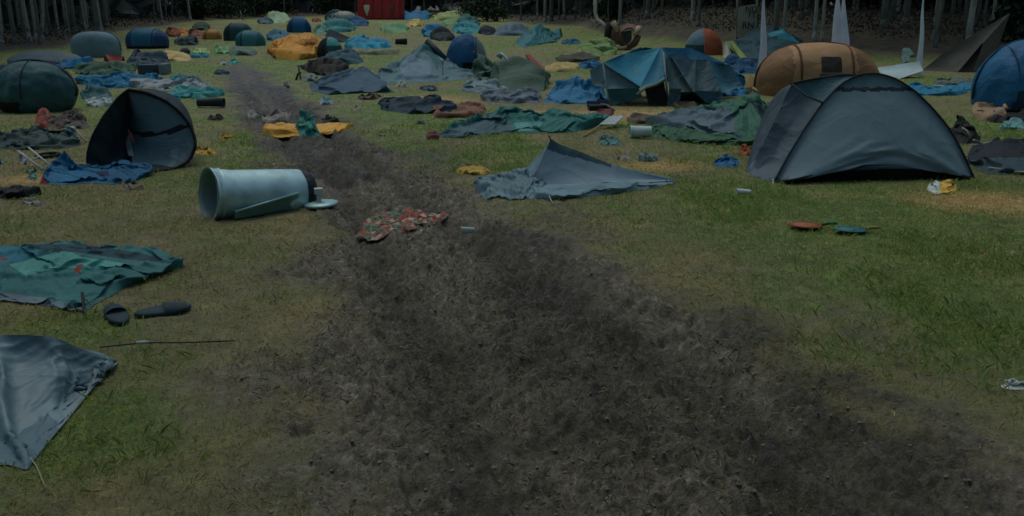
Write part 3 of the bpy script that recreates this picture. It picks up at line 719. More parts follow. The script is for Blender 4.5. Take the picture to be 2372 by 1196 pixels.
# --- big grey dome tent, right
def big_tent():
    Y0 = Yg(424); FL, FR, BL = gp(1790, 424), gp(2255, 414), gp(1727, 398)
    FOOT.append(np.array([FL[:2], FR[:2], FR[:2] + [-.1, 1.6], BL[:2] + [.6, 1.9], BL[:2]]))
    zt = hz(2005, 425, 168)
    Yd = lambda py, px: Y0 + .75 * max(0, (425 - py) / 257) + (px - 1790) / 465 * .18
    arc = [FL] + [at(x, y, Yd(y, x)) for x, y in ((1822, 365), (1858, 305), (1900, 243), (1943, 197), (1985, 173), (2030, 169), (2075, 182), (2120, 212), (2165, 257), (2203, 305), (2232, 360))] + [FR]
    A = smooth_curve(arc, 41)
    e = empty('dome_tent', (FL + FR) / 2, 'large slate grey dome tent standing in the front right, its left side caved in', 'tent')
    # front panel
    n = 41
    base = np.array([FL * (1 - t) + FR * t for t in np.linspace(0, 1, n)]); tt = np.linspace(0, 1, n)
    lift = .13 * np.sin(np.pi * np.clip(tt, 0, 1)) ** .7; base[:, 2] = .015 + lift; base[:, 1] -= .05 * np.sin(np.pi * tt)
    v = np.linspace(0, 1, 34)[None, :, None]
    P = base[:, None] * (1 - v) + A[:, None] * v
    u2 = np.linspace(0, 1, n)[:, None]; v2 = v[..., 0]
    bul = .10 * np.sin(np.pi * u2) * np.sin(np.pi * v2 ** .8)
    P[..., 1] -= bul
    # tension folds from the left peg up to the right and near the right peg
    px, pz = P[..., 0] - FL[0], P[..., 2]
    for ang, amp, w, l0, l1 in ((.34, .06, .045, .15, 1.7), (.43, .045, .05, .3, 1.5), (.25, .038, .04, .1, 1.3), (.55, .015, .05, .3, 1.2)):
        d = -px * math.sin(ang) + pz * math.cos(ang); l = px * math.cos(ang) + pz * math.sin(ang)
        P[..., 1] -= amp * np.exp(-(d / w) ** 2) * sstep(0, l0, l) * (1 - sstep(l1 * .7, l1, l))
    qx = FR[0] - P[..., 0]
    for ang, amp, w, l1 in ((.5, .05, .05, 1.1), (.9, .035, .05, 1.3), (.25, .02, .04, .8)):
        d = -qx * math.sin(ang) + pz * math.cos(ang); l = qx * math.cos(ang) + pz * math.sin(ang)
        P[..., 1] -= amp * np.exp(-(d / w) ** 2) * sstep(0, .15, l) * (1 - sstep(l1 * .6, l1, l))
    P = upsample(settle(P, 1.006, 3, 18, .0005, .006))
    slate = fabric((80, 100, 112), .5, .12, 6, .10); teal = fabric((58, 82, 92), .5, .12); darks = fabric((28, 38, 46), .5)
    zs = float(at(2000, 207, Yd(207, 2000))[2])
    def key(u, v, c):
        r = np.array(['front_panel'] * len(c), dtype=object); r[c[:, 2] > zs] = 'header_panel'
        r[(np.abs(c[:, 2] - zs) < .02)] = 'door_seam'; r[v < .07] = 'hem'; return r.astype(str)
    grid_parts(P, {'front_panel': slate, 'header_panel': teal, 'door_seam': darks, 'hem': fabric((46, 62, 74), .5)}, key, e)
    # near-black strip filling the gap under the lifted hem
    S = base[:, None] * v[:, :6] * 5.0 / 5.0
    sk = np.stack([base + [0, .02, -.0], base * [1, 1, 0] + [0, .04, -.01]], 1)
    grid_parts(sk, {'gap_strip': fabric((14, 16, 17), .8)}, None, e, 0)
    MB().tube([p + [0, -.02, 0] for p in A], .0125, 8).build('pole_sleeve', fabric((24, 32, 38), .5), e)
    MB().tube([P[j, 0] + [0, -.01, 0] for j in range(n)], .012, 6).build('hem_cord', fabric((30, 42, 50), .6), e)
    lp = at(2000, 209, Yd(209, 2000) - .12)
    MB().tube([lp + [-.035, 0, .015], lp + [-.02, -.02, -.01], lp + [.02, -.02, -.012], lp + [.04, 0, .012]], .009, 6).build('door_toggle', DARK, e)
    # left caved side
    K = at(1832, 196, Y0 + 1.15); ridge = smooth_curve([A[19], at(1960, 174, Y0 + .95), at(1890, 184, Y0 + 1.1), K], 15)
    la = curve(A[:20], 30)                                  # peg -> top of the arch
    lk = curve([BL, at(1752, 362, Y0 + .75), at(1790, 290, Y0 + .95), at(1815, 235, Y0 + 1.12), K], 30)
    Q = coons(la, lk, curve([FL, at(1760, 414, Y0 + .25), BL], 15), ridge)
    uu = np.linspace(0, 1, 30)[:, None]; vv = np.linspace(0, 1, 15)[None]
    cav = .30 * np.sin(np.pi * vv) * (1 - uu) ** .8 * sstep(0, .15, uu)
    Q[..., 0] += cav * .5; Q[..., 1] += cav * .5
    Q[..., 0] += .05 * np.sin(vv * 17 + uu * 3) * np.sin(np.pi * vv) * (1 - uu ** 3)
    Q = settle(Q, 1.05, 9, 40, .0006, .05)
    def key2(u, v, c):
        x, y = proj(c); r = np.array(['side_panel'] * len(c), dtype=object)
        r[poly_in(x, y, [(1825, 190), (2010, 160), (1905, 238), (1870, 232)])] = 'awning_panel'; return r.astype(str)
    grid_parts(Q, {'side_panel': fabric((70, 82, 94), .5, .3, 8, .15), 'awning_panel': fabric((58, 84, 92), .5)}, key2, e)
    MB().tube([p + [-.01, -.01, .01] for p in ridge], .012, 6).build('ridge_cord', darks, e)
    MB().tube([at(1835, 196, Y0 + 1.08), at(1868, 222, Y0 + .86), at(1904, 238, Y0 + .55)], .012, 6).build('awning_cord', darks, e)
    # back of the tent
    BR = FR + [-.15, 1.7, 0]; BB = BL + [.55, 1.9, 0]
    top = curve(list(A[19:][::-1]) + list(ridge[1:]) + list(lk[::-1][1:]), 40)
    low = curve([FR, BR, (BR + BB) / 2 + [0, .2, 0], BB, BL], 40)
    w = np.linspace(0, 1, 14)[None, :, None]; B = top[:, None] * (1 - w) + low[:, None] * w
    ww = w[..., 0]; B[..., 2] += .30 * np.sin(np.pi * ww) * np.sin(np.pi * np.linspace(0, 1, 40))[:, None]
    grid_parts(B, {'back_panel': fabric((50, 62, 72), .5)}, None, e)
    pg = MB()
    MB().tube([FL + [-.01, -.03, .05], FL + [-.02, -.09, .0], FL + [-.015, -.12, -.03]], .008, 6).build('peg', PALE, e)
big_tent()

# --- tipped dark pop-up tent, left
def tipped_tent():
    Y0 = Yg(402); e = empty('popup_tent', gp(320, 402), 'dark green-grey pop-up tent tipped over on the left, its torn doorway folded open', 'tent')
    FOOT.append(np.array([gp(205, 402)[:2], gp(330, 404)[:2], gp(445, 375)[:2], gp(440, 340)[:2], gp(230, 340)[:2]]))
    top = at(296, 208, Y0 + .55)
    C_ = smooth_curve([top, at(296, 240, Y0 + .75), at(292, 290, Y0 + .78), at(300, 340, Y0 + .62), at(312, 398, Y0 + .02)], 26)
    Rr = smooth_curve([top, at(335, 213, Y0 + .62), at(382, 232, Y0 + .66), at(420, 262, Y0 + .66), at(445, 298, Y0 + .62), at(455, 335, Y0 + .52), at(440, 372, Y0 + .42), at(392, 398, Y0 + .2), at(340, 404, Y0)], 26)
    Lr = smooth_curve([top, at(272, 228, Y0 + .45), at(240, 270, Y0 + .2), at(215, 315, Y0 + .08), at(203, 355, Y0 + .03), at(204, 400, Y0)], 26)
    for q in (C_, Rr, Lr): q[:, 2] = np.maximum(q[:, 2], .01)
    v = np.linspace(0, 1, 22)[None, :, None]; s = np.sin(np.pi * v)
    P = C_[:, None] * (1 - v) + Rr[:, None] * v; un = np.linspace(0, 1, 26)[:, None, None]
    P[..., 1:2] -= .12 * s * np.sin(np.pi * un)
    P = settle(P, 1.025, 4, 40, .0006, .03)
    def key(u, vv, c):
        r = np.array(['outer_panel'] * len(c), dtype=object)
        w = .40 + .05 * vv; r[np.abs(u - w) < .016] = 'seam_band'
        r[(np.abs(vv - .74 - .14 * (u - .75)) < .045) & (u > .56)] = 'fold_highlight'; return r.astype(str)  # paler band paints the light caught by a fold
    P = upsample(P)
    grid_parts(P, {'outer_panel': fabric((68, 88, 98), .5, .2), 'seam_band': fabric((20, 26, 32), .5), 'fold_highlight': fabric((84, 102, 112), .5)}, key, e)
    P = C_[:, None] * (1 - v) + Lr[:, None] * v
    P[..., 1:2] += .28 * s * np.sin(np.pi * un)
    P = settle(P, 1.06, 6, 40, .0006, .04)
    grid_parts(P, {'inner_shade_panel': fabric((26, 36, 38), .6, .3)}, None, e)  # dark colour paints in the shade inside the open tent
    P = Lr[:, None] * (1 - v) + Rr[:, None] * v; P[..., 1:2] += 1.1 * s * np.sin(np.pi * un) ** .6; P[..., 2:3] += .05 * s * np.sin(np.pi * un)
    P[..., 2] = np.maximum(P[..., 2], .01)
    grid_parts(P, {'back_panel': fabric((30, 42, 48), .6)}, None, e)
    MB().tube([p + [.005, -.015, 0] for p in Rr], .02, 8).build('hoop', fabric((18, 21, 22), .5), e)
    MB().tube([p + [0, -.015, 0] for p in Lr], .014, 8).build('hoop', fabric((18, 24, 25), .5), e)
    st = C_[3:19]; W = np.stack([st + [-.025, -.03, 0], st + [.05, -.05, 0], st + [.035, -.01, 0]], 1)
    grid_parts(W, {'door_edge': fabric((92, 106, 114), .5)}, None, e)
    a = at(296, 300, Y0 + .6); t = at(306, 322, Y0 + .52)
    MB().tube([a, (a + t) / 2 + [.02, -.02, 0], t, t + [.02, 0, -.06]], .014, 6).build('door_tie', fabric((140, 70, 60), .6), e)
tipped_tent()

# --- green pop-up at the left edge
def left_popup():
    d = Dome(88, 260, 184, 140, .75, 1.0, .95, .62, 0, seed=3)
    e = empty('popup_tent', d.loc, 'round dark teal pop-up tent at the left edge with wrinkles fanning from its top', 'tent')
    def key(q, c):
        r = np.array(['canopy'] * len(c), dtype=object); r[(q[:, 1] > .02)] = 'back_panel'; r[(q[:, 2] < -.25) & (q[:, 0] < -.1)] = 'dark_low_edge'; return r.astype(str)  # lower-left shadow painted in as a dark edge
    d.canopy(e, {'canopy': fabric((40, 70, 76), .45, .2), 'back_panel': fabric((24, 38, 44), .5), 'dark_low_edge': fabric((20, 26, 30), .5)}, key, 96, 34, .06, 11)
    d.hoop('y', .02, .025, e, fabric((18, 24, 28), .5), 'hoop')
    d.hoop('x', .02, .010, e, fabric((26, 40, 46), .5), 'seam')
left_popup()

# --- fallen metal drum
def drum():
    Y = Yg(508); sc = Y / FPX
    e = empty('washing_drum', gp(590, 510), 'pale grey metal drum lying on its side at the left of the mud track', 'drum')
    FOOT.append(np.array([gp(450, 508)[:2], gp(545, 520)[:2], gp(700, 498)[:2], gp(700, 470)[:2], gp(480, 470)[:2]]))
    c0 = at(482, 452, Y + .06); c1 = at(692, 449, Y + .62)
    ax = c1 - c0; L = np.linalg.norm(ax); ax /= L
    M = Matrix.Translation(Vector(c0)) @ Vector(ax).to_track_quat('Z', 'Y').to_matrix().to_4x4()
    r0 = .252; r1 = .236
    galv = plain((150, 178, 188), .45, .42); galv2 = plain((124, 154, 162), .48, .4); ins = fabric((104, 124, 130), .5, .05)
    MB().lathe([(r0 + .012, 0), (r0 + .012, .03), (r0, .035), (r0 * .97 + r1 * .03, L * .1), ((r0 * .75 + r1 * .25), L * .25), ((r0 + r1) / 2, L * .5), (r0 * .25 + r1 * .75, L * .75), (r1, L * .985), (r1 * .985, L)], M, 64).dent(.016, 4.5, 7).build('body', galv, e)
    MB().lathe([(r0 * .985, L * .085), (r0 * 1.012, L * .09), (r0 * 1.012, L * .105), (r0 * .985, L * .11)], M, 48).build('bead', galv, e)
    MB().lathe([(r0 + .012, 0), (r0 - .006, 0.0), (r0 - .012, .04), ((r0 + r1) / 2 - .012, L * .5), (r1 - .012, L * .97), (.02, L * .97)], M, 48).build('lining', ins, e)
    MB().lathe([(r1 - .004, L), (r1 + .006, L + .004), (r1 + .004, L + .05), (r1 - .03, L + .11), (r1 - .09, L + .14), (.01, L + .145)], M, 40).build('end_cap', fabric((30, 38, 42), .4), e)
    hb = at(700, 415, Y + .58); MB().box(hb, (.07, .06, .07), .3).build('bracket', galv2, e, bevel=.012)
    # chute boxed against the underside
    f = lambda px, py, d: at(px, py, Y - .10 + d)
    p = [f(545, 519, .02), f(693, 489, .50), f(693, 489, .72), f(532, 505, .30), f(545, 491, .0), f(693, 447, .46), f(693, 450, .70), f(535, 489, .28)]
    for q in p: q[2] = max(q[2], .012)
    MB().hexa(p).build('chute', plain((84, 122, 126), .48, .35), e, smooth=False, bevel=.012)
    MB().tube([f(545, 491, -.012), f(693, 447, .45)], .011, 8).build('chute_rim', galv2, e)
    # lid with its square handle
    lc = gp(745, 484); lc[2] = .05
    l = MB().lathe([(.01, .028), (.10, .026), (.165, .012), (.172, 0), (.165, -.012), (.01, -.014)], Matrix.Translation(Vector(lc)) @ Matrix.Rotation(R(-3), 4, 'Y'), 36).build('lid', galv2, e)
    h = MB().box(lc + [-.02, 0, .075], (.045, .045, .08), .2); h.box(lc + [-.02, 0, .13], (.085, .07, .06), .2)
    o = h.build('handle', fabric((150, 160, 164), .4, .05), l, smooth=False, bevel=.008)
drum()

# --- fallen grey tent in the middle
def fallen_tent():
    e = empty('collapsed_tent', gp(1330, 440), 'collapsed pale slate grey tent with one sharp peak, right of the mud track', 'tent')
    Y = Yg(434); FOOT.append(np.array([gp(*p)[:2] for p in ((1098, 428), (1110, 447), (1150, 458), (1272, 463), (1400, 453), (1500, 441), (1572, 420), (1440, 392), (1250, 385), (1130, 408))]))
    grey = fabric((104, 122, 136), .5, .12, 6, .10); blue = fabric((84, 106, 118), .45, .2); dk = fabric((52, 72, 84), .5, .15)
    tip = gp(1574, 420) + [0, 0, .01]; pk = at(1276, 322, Y + .30)
    bot = smooth_curve([at(1216, 430, Y + .0), at(1300, 433, Y - .02), at(1400, 430, Y + .02), at(1500, 423, Y + .2), tip], 44)
    top = smooth_curve([pk, at(1300, 337, Y + .36), at(1345, 352, Y + .42), at(1400, 376, Y + .45), at(1480, 400, Y + .42), tip], 44)
    lf = smooth_curve([bot[0], at(1240, 402, Y + .06), at(1256, 366, Y + .18), pk], 24); rt = np.repeat(tip[None], 24, 0)
    P = settle(coons(bot, top, lf, rt), 1.012, 5, 30, .0004, .012); P = crease(upsample(P), 31, .010, 1.3)
    def key(u, v, c):
        r = np.array(['front_panel'] * len(c), dtype=object); r[(v > .80 + .25 * u) & (u < .5)] = 'peak_patch'; return r.astype(str)
    grid_parts(P, {'front_panel': grey, 'peak_patch': dk}, key, e)
    low = smooth_curve([at(1205, 420, Y + .2), gp(1210, 396), gp(1330, 384), gp(1450, 394), tip], 44); w = np.linspace(0, 1, 14)[None, :, None]
    back = smooth_curve(list(lf[::2]) + list(top[4::4]), 44)
    grid_parts(crease(back[:, None] * (1 - w) + low[:, None] * w, 8, .012, 2), {'back_panel': blue}, None, e)
    n0 = len(FOOT)
    P = heap_grid([(1096, 428), (1104, 444), (1128, 454), (1165, 459), (1232, 461), (1262, 446), (1258, 422), (1215, 398), (1170, 404), (1128, 414)],
                  [(1212, 430, 392, .30, .7), (1175, 436, 402, .3, .7), (1135, 438, 410, .28, .6), (1235, 440, 424, .25, .7)], 40, 1.14, .06, 60, 4, wr=6)
    grid_parts(crease(upsample(P), 4, .03, 2.4), {'crumpled_end': blue}, None, e)
    P = heap_grid([(1226, 436), (1238, 458), (1272, 463), (1340, 459), (1420, 452), (1500, 441), (1574, 421), (1520, 424), (1420, 432), (1320, 436)],
                  [(1290, 450, 434, .35, .6), (1380, 446, 430, .4, .6), (1460, 438, 424, .35, .6)], 36, 1.06, .03, 50, 6, wr=4)
    grid_parts(crease(upsample(P), 6, .014, 1.6), {'hem_band': fabric((86, 110, 122), .45, .15)}, None, e)
    MB().tube([q + [0, -.012, -.004] for q in bot[2:-2]], .010, 6).build('seam', dk, e)
    MB().tube([gp(1270, 460) + [0, 0, .05], gp(1276, 468) + [0, 0, .02], gp(1284, 474)], .006, 6).build('peg', PALE, e)
    MB().tube([pk + [0, 0, -.02], pk + [-.015, .0, .02], pk + [-.03, .0, .035]], .008, 6).build('pole_end', DARK, e)
fallen_tent()

# --- teal tent lying flat, left foreground
e, P = heap('collapsed_tent', 'flattened teal tent with grey edge strip and red webbing tabs, left foreground', 'tent',
     [(-160, 640), (-60, 690), (60, 705), (195, 726), (225, 705), (290, 668), (360, 640), (425, 620), (370, 600), (290, 585), (190, 570), (90, 566), (0, 578), (-120, 590)],
     [(130, 612, 572, .30, .8), (175, 630, 600, .22, .8), (300, 612, 585, .35, .8), (30, 612, 575, .4, .7), (340, 612, 600, .2, .8), (200, 660, 640, .3, .7)] + [(x, 662, 630 + 4 * math.sin(x), .26, .75) for x in range(-150, 190, 34)] + [(215, 672, 638, .22, .7), (255, 655, 624, .22, .7), (300, 640, 612, .22, .7), (345, 628, 604, .2, .7), (385, 622, 604, .18, .7)], (38, 84, 88), 56,
     parts={'grey_strip': (78, 94, 106), 'light_fold': (64, 118, 116), 'blue_lining': (28, 74, 92), 'dark_back_fold': (22, 44, 54)},
     keyp=[('grey_strip', [(-200, 660), (0, 678), (100, 690), (192, 710), (192, 740), (-200, 740)]), ('light_fold', [(20, 612), (110, 590), (145, 576), (190, 596), (300, 612), (230, 622), (130, 620), (60, 640)]),
           ('blue_lining', [(-200, 575), (60, 572), (105, 590), (40, 610), (-200, 620)]), ('dark_back_fold', [(60, 566), (200, 566), (330, 588), (420, 612), (300, 602), (170, 584), (100, 580)])],
     ca=.022, cf=1.5, amp=.07, seed=33, slack=1.15, iters=80, wr=4)
for (x, y), dx in (((190, 645), .0), ((4, 632), .0)):
    b = gp(x, y + 8); z = .11
    q = np.array([[b + [-.025, 0, z + .02], b + [.03, .02, z + .03]], [b + [-.03, -.06, z - .02], b + [.025, -.05, z]], [b + [-.02, -.13, z - .05], b + [.03, -.12, z - .04]]]) if x > 50 else np.array([[b + [-.05, 0, z], b + [-.05, .05, z + .01]], [b + [.0, 0, z + .03], b + [0, .05, z + .03]], [b + [.05, 0, z], b + [.05, .05, z + .01]]])
    grid_parts(q, {'webbing_tab': fabric((104, 54, 46), .7)}, None, e)
MB().tube([gp(196, 706) + [0, -.01, .09], gp(197, 722) + [0, -.01, .03], gp(198, 736)], .010, 6).build('corner_strap', DARK, e)

# --- grey flysheet at the bottom left
def corner_fly():
    global e
    e = empty('collapsed_tent', gp(20, 1000), 'slate blue flysheet slumped in the bottom left corner with long folds running down it', 'tent')
    tip = gp(274, 841) + [0, 0, .012]
    top = smooth_curve([at(-420, 800, 4.4), at(-200, 782, 4.45), at(-60, 776, 4.5), at(60, 776, 4.52), at(130, 781, 4.55), at(172, 802, 4.6), at(222, 820, 4.66), tip], 64)
    bot = curve([gp(-420, 1080), gp(-200, 1095), gp(-60, 1088), gp(18, 1082), gp(64, 1095), gp(96, 1050), gp(150, 985), gp(214, 906), gp(244, 872), tip], 64)
    bot[:, 2] = .012; FOOT.append(np.vstack([bot[:, :2], [gp(240, 815)[:2], gp(100, 805)[:2], gp(-420, 830)[:2]]]))
    u = np.linspace(0, 1, 64)[:, None]; v = np.linspace(0, 1, 44)[None]
    P = top[:, None] * (1 - v[..., None]) + bot[:, None] * v[..., None]
    P[..., 2] += .10 * np.sin(np.pi * v ** .8) * np.sin(np.pi * np.clip(u, 0, 1)) ** .4 * (1 - .3 * u)
    P = settle(P, 1.02, 8, 30, .0006, .03)
    P = upsample(P); n, mm, _ = P.shape; u = np.linspace(0, 1, n)[:, None]; v = np.linspace(0, 1, mm)[None]
    w = u * 15 + 1.6 * v + 2.4 * fbm(u * 4, v * 2.0, 61, 3); N = np.cross(np.gradient(P, axis=0), np.gradient(P, axis=1)); N /= np.linalg.norm(N, axis=2, keepdims=True) + 1e-9; N *= np.sign(N[..., 2:3] + 1e-9)
    f = ((1 - np.abs(2 * vn(w * .55, v * 1.1, 63) - 1)) ** 2.2 - .35) * .095 * np.sin(np.pi * v) ** .6 + ((1 - np.abs(2 * vn(w * 1.3, v * 2, 65) - 1)) ** 3 - .25) * .022 * np.sin(np.pi * v) ** .5
    P = P + N * (f * sstep(0, .08, 1 - u))[..., None]; P[..., 2] = np.maximum(P[..., 2], .008)
    P = crease(P, 17, .008, 3.0)
    grid_parts(P, {'flysheet': fabric((84, 104, 116), .38, .2, spec=.4), 'inner_fold': fabric((60, 82, 94), .4, .2, spec=.4), 'weathered_edge': fabric((98, 112, 120), .5)},
               lambda a, b, c: np.where((b > .72) & (a < .62) & (a > .3), 'inner_fold', np.where((b > .86) & (a > .66), 'weathered_edge', 'flysheet')), e, 0)
    low = curve([gp(-420, 812), gp(-60, 800), gp(130, 800), gp(230, 816), tip], 64); w2 = np.linspace(0, 1, 8)[None, :, None]
    grid_parts(top[:, None] * (1 - w2) + low[:, None] * w2, {'back_panel': fabric((70, 90, 102), .45)}, None, e)
corner_fly()
MB().tube([gp(60, 1060) + [0, 0, .03], gp(85, 1085) + [0, 0, .012], gp(100, 1120) + [0, 0, .01], gp(112, 1150) + [0, 0, .008]], .004, 5).build('guy_cord', plain((110, 112, 90), .8), e)
g = empty('guy_line', gp(405, 804), 'thin dark guy line with a white slider stretched over the grass, bottom left', 'cord')
MB().tube([gp(232, 812) + [0, 0, .02], gp(333, 807) + [0, 0, .035], gp(430, 801) + [0, 0, .02], gp(545, 795) + [0, 0, .015]], .0045, 6).build('cord', plain((40, 38, 34), .8), g)
MB().tube([gp(318, 808) + [0, 0, .038], gp(349, 806) + [0, 0, .036]], .011, 8).build('slider', PALE, g)

# --- slippers on the grass, left
def slipper(px, py, L, rz, label, up):
    c = gp(px, py); e = empty('slipper', c, label, 'slipper', 'dark slippers lying on the grass')
    t = np.linspace(0, 2 * math.pi, 26)[:-1]; ca, sa = math.cos(rz), math.sin(rz)
    def ring(k, z, tip): 
        o = []
        for w in t:
            x = L / 2 * math.cos(w); y = L * .23 * math.sin(w) * (1 + .08 * math.cos(w)); x *= k; y *= k
            zz = z + tip * (x / L + .5) ** 2 * L; o.append(c + [x * ca - y * sa, x * sa + y * ca, zz])
        return o
    mb = MB(); rs = [ring(.9, .008, up), ring(1, .014, up), ring(1, .03, up), ring(.93, .038, up)]
    k = len(t); V = sum(rs, []); F = [[i * k + j, i * k + (j + 1) % k, (i + 1) * k + (j + 1) % k, (i + 1) * k + j] for i in range(3) for j in range(k)] + [[3 * k + j for j in range(k)], list(range(k))[::-1]]
    mb.add(V, F); mb.build('sole', fabric((38, 54, 62), .6), e, bevel=0)
    n = 9; P = np.zeros((n, 6, 3))
    for i in range(n):
        a = math.pi * i / (n - 1)
        for j in range(6):
            x = L * (.02 + .40 * j / 5); wd = L * .23 * (1 + .2 * (x * 2 / L)) * math.sqrt(max(.05, 1 - (2 * x / L) ** 2)) ; y = wd * math.cos(a); zz = .03 + .045 * math.sin(a) * (1 - .6 * j / 5) + up * (x / L + .5) ** 2 * L
            P[i, j] = c + [x * ca - y * sa, x * sa + y * ca, zz]
    grid_parts(P, {'upper': fabric((30, 46, 54), .6)}, None, e)
slipper(272, 742, .30, 2.2, 'dark teal slipper lying toe up beside the corner of the flattened teal tent', .12)
slipper(378, 728, .36, .42, 'long dark teal slipper lying flat with its pale sole edge showing', .03)

# --- patterned cloth on the track
def patterned():
    P = heap_grid([(818, 536), (842, 532), (850, 540), (900, 537), (930, 541), (944, 528), (960, 520), (985, 516), (1008, 502), (1042, 492), (1012, 486), (985, 490), (960, 484), (925, 494), (900, 490), (868, 502), (842, 506), (838, 522)],
                  [(880, 520, 510, .16, .8), (955, 502, 494, .15, .8)], 40, 1.16, .045, 60, 5, wr=6, relief=.55)
    P = crease(P, 5, .022, 3.0)
    m = bpy.data.materials.new('patterned'); m.use_nodes = True; n = m.node_tree; b = n.nodes['Principled BSDF']; tc = n.nodes.new('ShaderNodeTexCoord')
    vo = n.nodes.new('ShaderNodeTexVoronoi'); vo.inputs['Scale'].default_value = 17; n.links.new(tc.outputs['Object'], vo.inputs['Vector'])
    rp = n.nodes.new('ShaderNodeValToRGB'); rp.color_ramp.interpolation = 'CONSTANT'; el = rp.color_ramp.elements
    for k in range(3): el.new(.5)
    for k, (p, c) in zip(el, [(0, (112, 44, 44)), (.30, (32, 72, 58)), (.55, (136, 126, 112)), (.72, (108, 42, 42)), (.86, (40, 70, 60))]): k.position = p; k.color = C(*c) + (1,)
    sp = n.nodes.new('ShaderNodeSeparateColor'); n.links.new(vo.outputs['Color'], sp.inputs[0]); n.links.new(sp.outputs[0], rp.inputs[0])
    v2 = n.nodes.new('ShaderNodeTexVoronoi'); v2.feature = 'DISTANCE_TO_EDGE'; v2.inputs['Scale'].default_value = 17; n.links.new(tc.outputs['Object'], v2.inputs['Vector'])
    lt = n.nodes.new('ShaderNodeMath'); lt.operation = 'LESS_THAN'; lt.inputs[1].default_value = .06; n.links.new(v2.outputs[0], lt.inputs[0])
    mx = n.nodes.new('ShaderNodeMix'); mx.data_type = 'RGBA'; n.links.new(lt.outputs[0], mx.inputs[0]); n.links.new(rp.outputs[0], mx.inputs[6]); mx.inputs[7].default_value = C(112, 98, 80) + (1,)
    n.links.new(mx.outputs[2], b.inputs['Base Color']); b.inputs['Roughness'].default_value = .85
    o = list(grid_parts(P, {'patterned_cloth': m}).values())[0]
    return tag(o, 'crumpled red, green and cream patterned cloth lying in the mud track', 'cloth')
patterned()

# --- blue sleeping bag with a red end beside the tipped tent
heap('sleeping_bag', 'crumpled blue sleeping bag with a red end, in front of the tipped dark tent', 'sleeping bag',
     [(92, 425), (130, 430), (200, 425), (260, 430), (300, 425), (345, 408), (350, 390), (300, 380), (220, 388), (165, 378), (110, 395)],
     [(150, 410, 352, .24, .9), (112, 415, 385, .3, .55), (200, 410, 380, .4, .7), (280, 405, 375, .45, .7), (320, 402, 385, .25, .7)], (24, 66, 100), 44,
     parts={'red_end': (96, 28, 32), 'painted_shadow': (16, 34, 58)}, keyp=[('red_end', [(85, 380), (100, 386), (112, 430), (85, 435)]), ('painted_shadow', [(222, 398), (250, 395), (255, 408), (230, 408)])], main='shell', ca=.022, cf=1.3, amp=.06, seed=14, slack=1.12, iters=60, wr=5)  # dark blue patch paints shadow into the shell
cf = empty('camp_chair', gp(110, 402), 'bare white tubular camp chair frame poking out left of the blue sleeping bag', 'chair')
Yc = Yg(404)
MB().tube([at(42, 350, Yc + .5), at(100, 393, Yc + .05)], .011, 8).build('leg', PALE, cf)
MB().tube([at(66, 342, Yc + .55), at(122, 388, Yc + .1)], .011, 8).build('leg', PALE, cf)
MB().tube([at(70, 374, Yc + .25), at(90, 363, Yc + .34)], .009, 8).build('crossbar', PALE, cf)

# --- toys, cup and bag on the right-hand grass
def paddle(px, py, rgb, rim, hrgb, label, w):
    c = gp(px, py); c[2] = .035; r = w / 2 / FPX * c[1]
    e = empty('toy_paddle', gp(px, py), label, 'toy paddle', 'toy paddles on the grass')
    M = Matrix.Translation(Vector(c)) @ Matrix.Scale(.78, 4, (0, 1, 0)) @ Matrix.Rotation(R(2), 4, 'Y')
    MB().lathe([(.001, .003), (r * .8, .003), (r * .8, -.003), (.001, -.003)], M, 30).build('face', fabric(rgb, .4, .02), e)
    MB().lathe([(r * .78, .005), (r, .005), (r * 1.02, 0), (r, -.005), (r * .78, -.005)], M, 30).build('rim', fabric(rim, .4, .02), e)
    MB().tube([c + [r * .95, 0, 0], c + [r * 1.3, -.01, .018], c + [r * 1.85, -.02, .02]], .018, 8, .012).build('handle', fabric(hrgb, .4, .02), e)
paddle(1866, 530, (138, 88, 50), (118, 56, 46), (52, 92, 60), 'round orange-red toy paddle with a green handle, lying on the grass', 78)
paddle(1968, 540, (48, 104, 112), (44, 92, 98), (126, 116, 62), 'round teal toy paddle with a yellow handle, lying on the grass', 76)
def cup(px, py, L, r, rz, label, rgb=(160, 170, 178), tilt=0, crush=0.0):
    c = gp(px, py); c[2] = r + .012; ax = Vector((math.cos(rz), math.sin(rz), math.sin(tilt)))
    e = empty('plastic_cup', gp(px, py), label, 'cup')
    M = Matrix.Translation(Vector(c)) @ ax.to_track_quat('Z', 'Y').to_matrix().to_4x4() @ Matrix.Scale(1 - crush, 4, (1, 0, 0))
    m = fabric(rgb, .35, .05)
    MB().lathe([(r, -L / 2), (r * .66, L / 2), (r * .64, L / 2 + .003), (.001, L / 2)], M, 26).build('cup_wall', m, e)
    MB().lathe([(r * 1.06, -L / 2 - .004), (r * 1.06, -L / 2 + .006), (r * .94, -L / 2 + .006), (r * .94, -L / 2 - .004), (r * 1.06, -L / 2 - .004)], M, 26).build('rim', m, e)
cup(1722, 455, .14, .036, -.12, 'white plastic cup on its side on the grass in front of the big grey tent')
cup(1084, 546, .11, .035, .1, 'small crushed white cup lying in the mud track', (150, 160, 160), 0, .4)
pile('crushed_can', 'flattened pale can lying in the grass at the right edge', 'can', 2314, 884, 2396, 906, (150, 156, 158), 2, 22, flat=.75, rough=.3)
heap('plastic_bag', 'stuffed white and orange-yellow plastic bag on the grass at the front of the big tent', 'bag',
     [(2145, 440), (2165, 450), (2205, 449), (2220, 440), (2214, 431), (2180, 427), (2150, 431)], [(2165, 440, 421, .13, .45), (2198, 440, 420, .14, .45)], (165, 172, 176), 24,
     parts={'orange_print': (190, 148, 70)}, keyp=[('orange_print', [(2177, 415), (2222, 415), (2222, 450), (2177, 450)])], main='sheet', amp=.03, slack=1.08, seed=4)
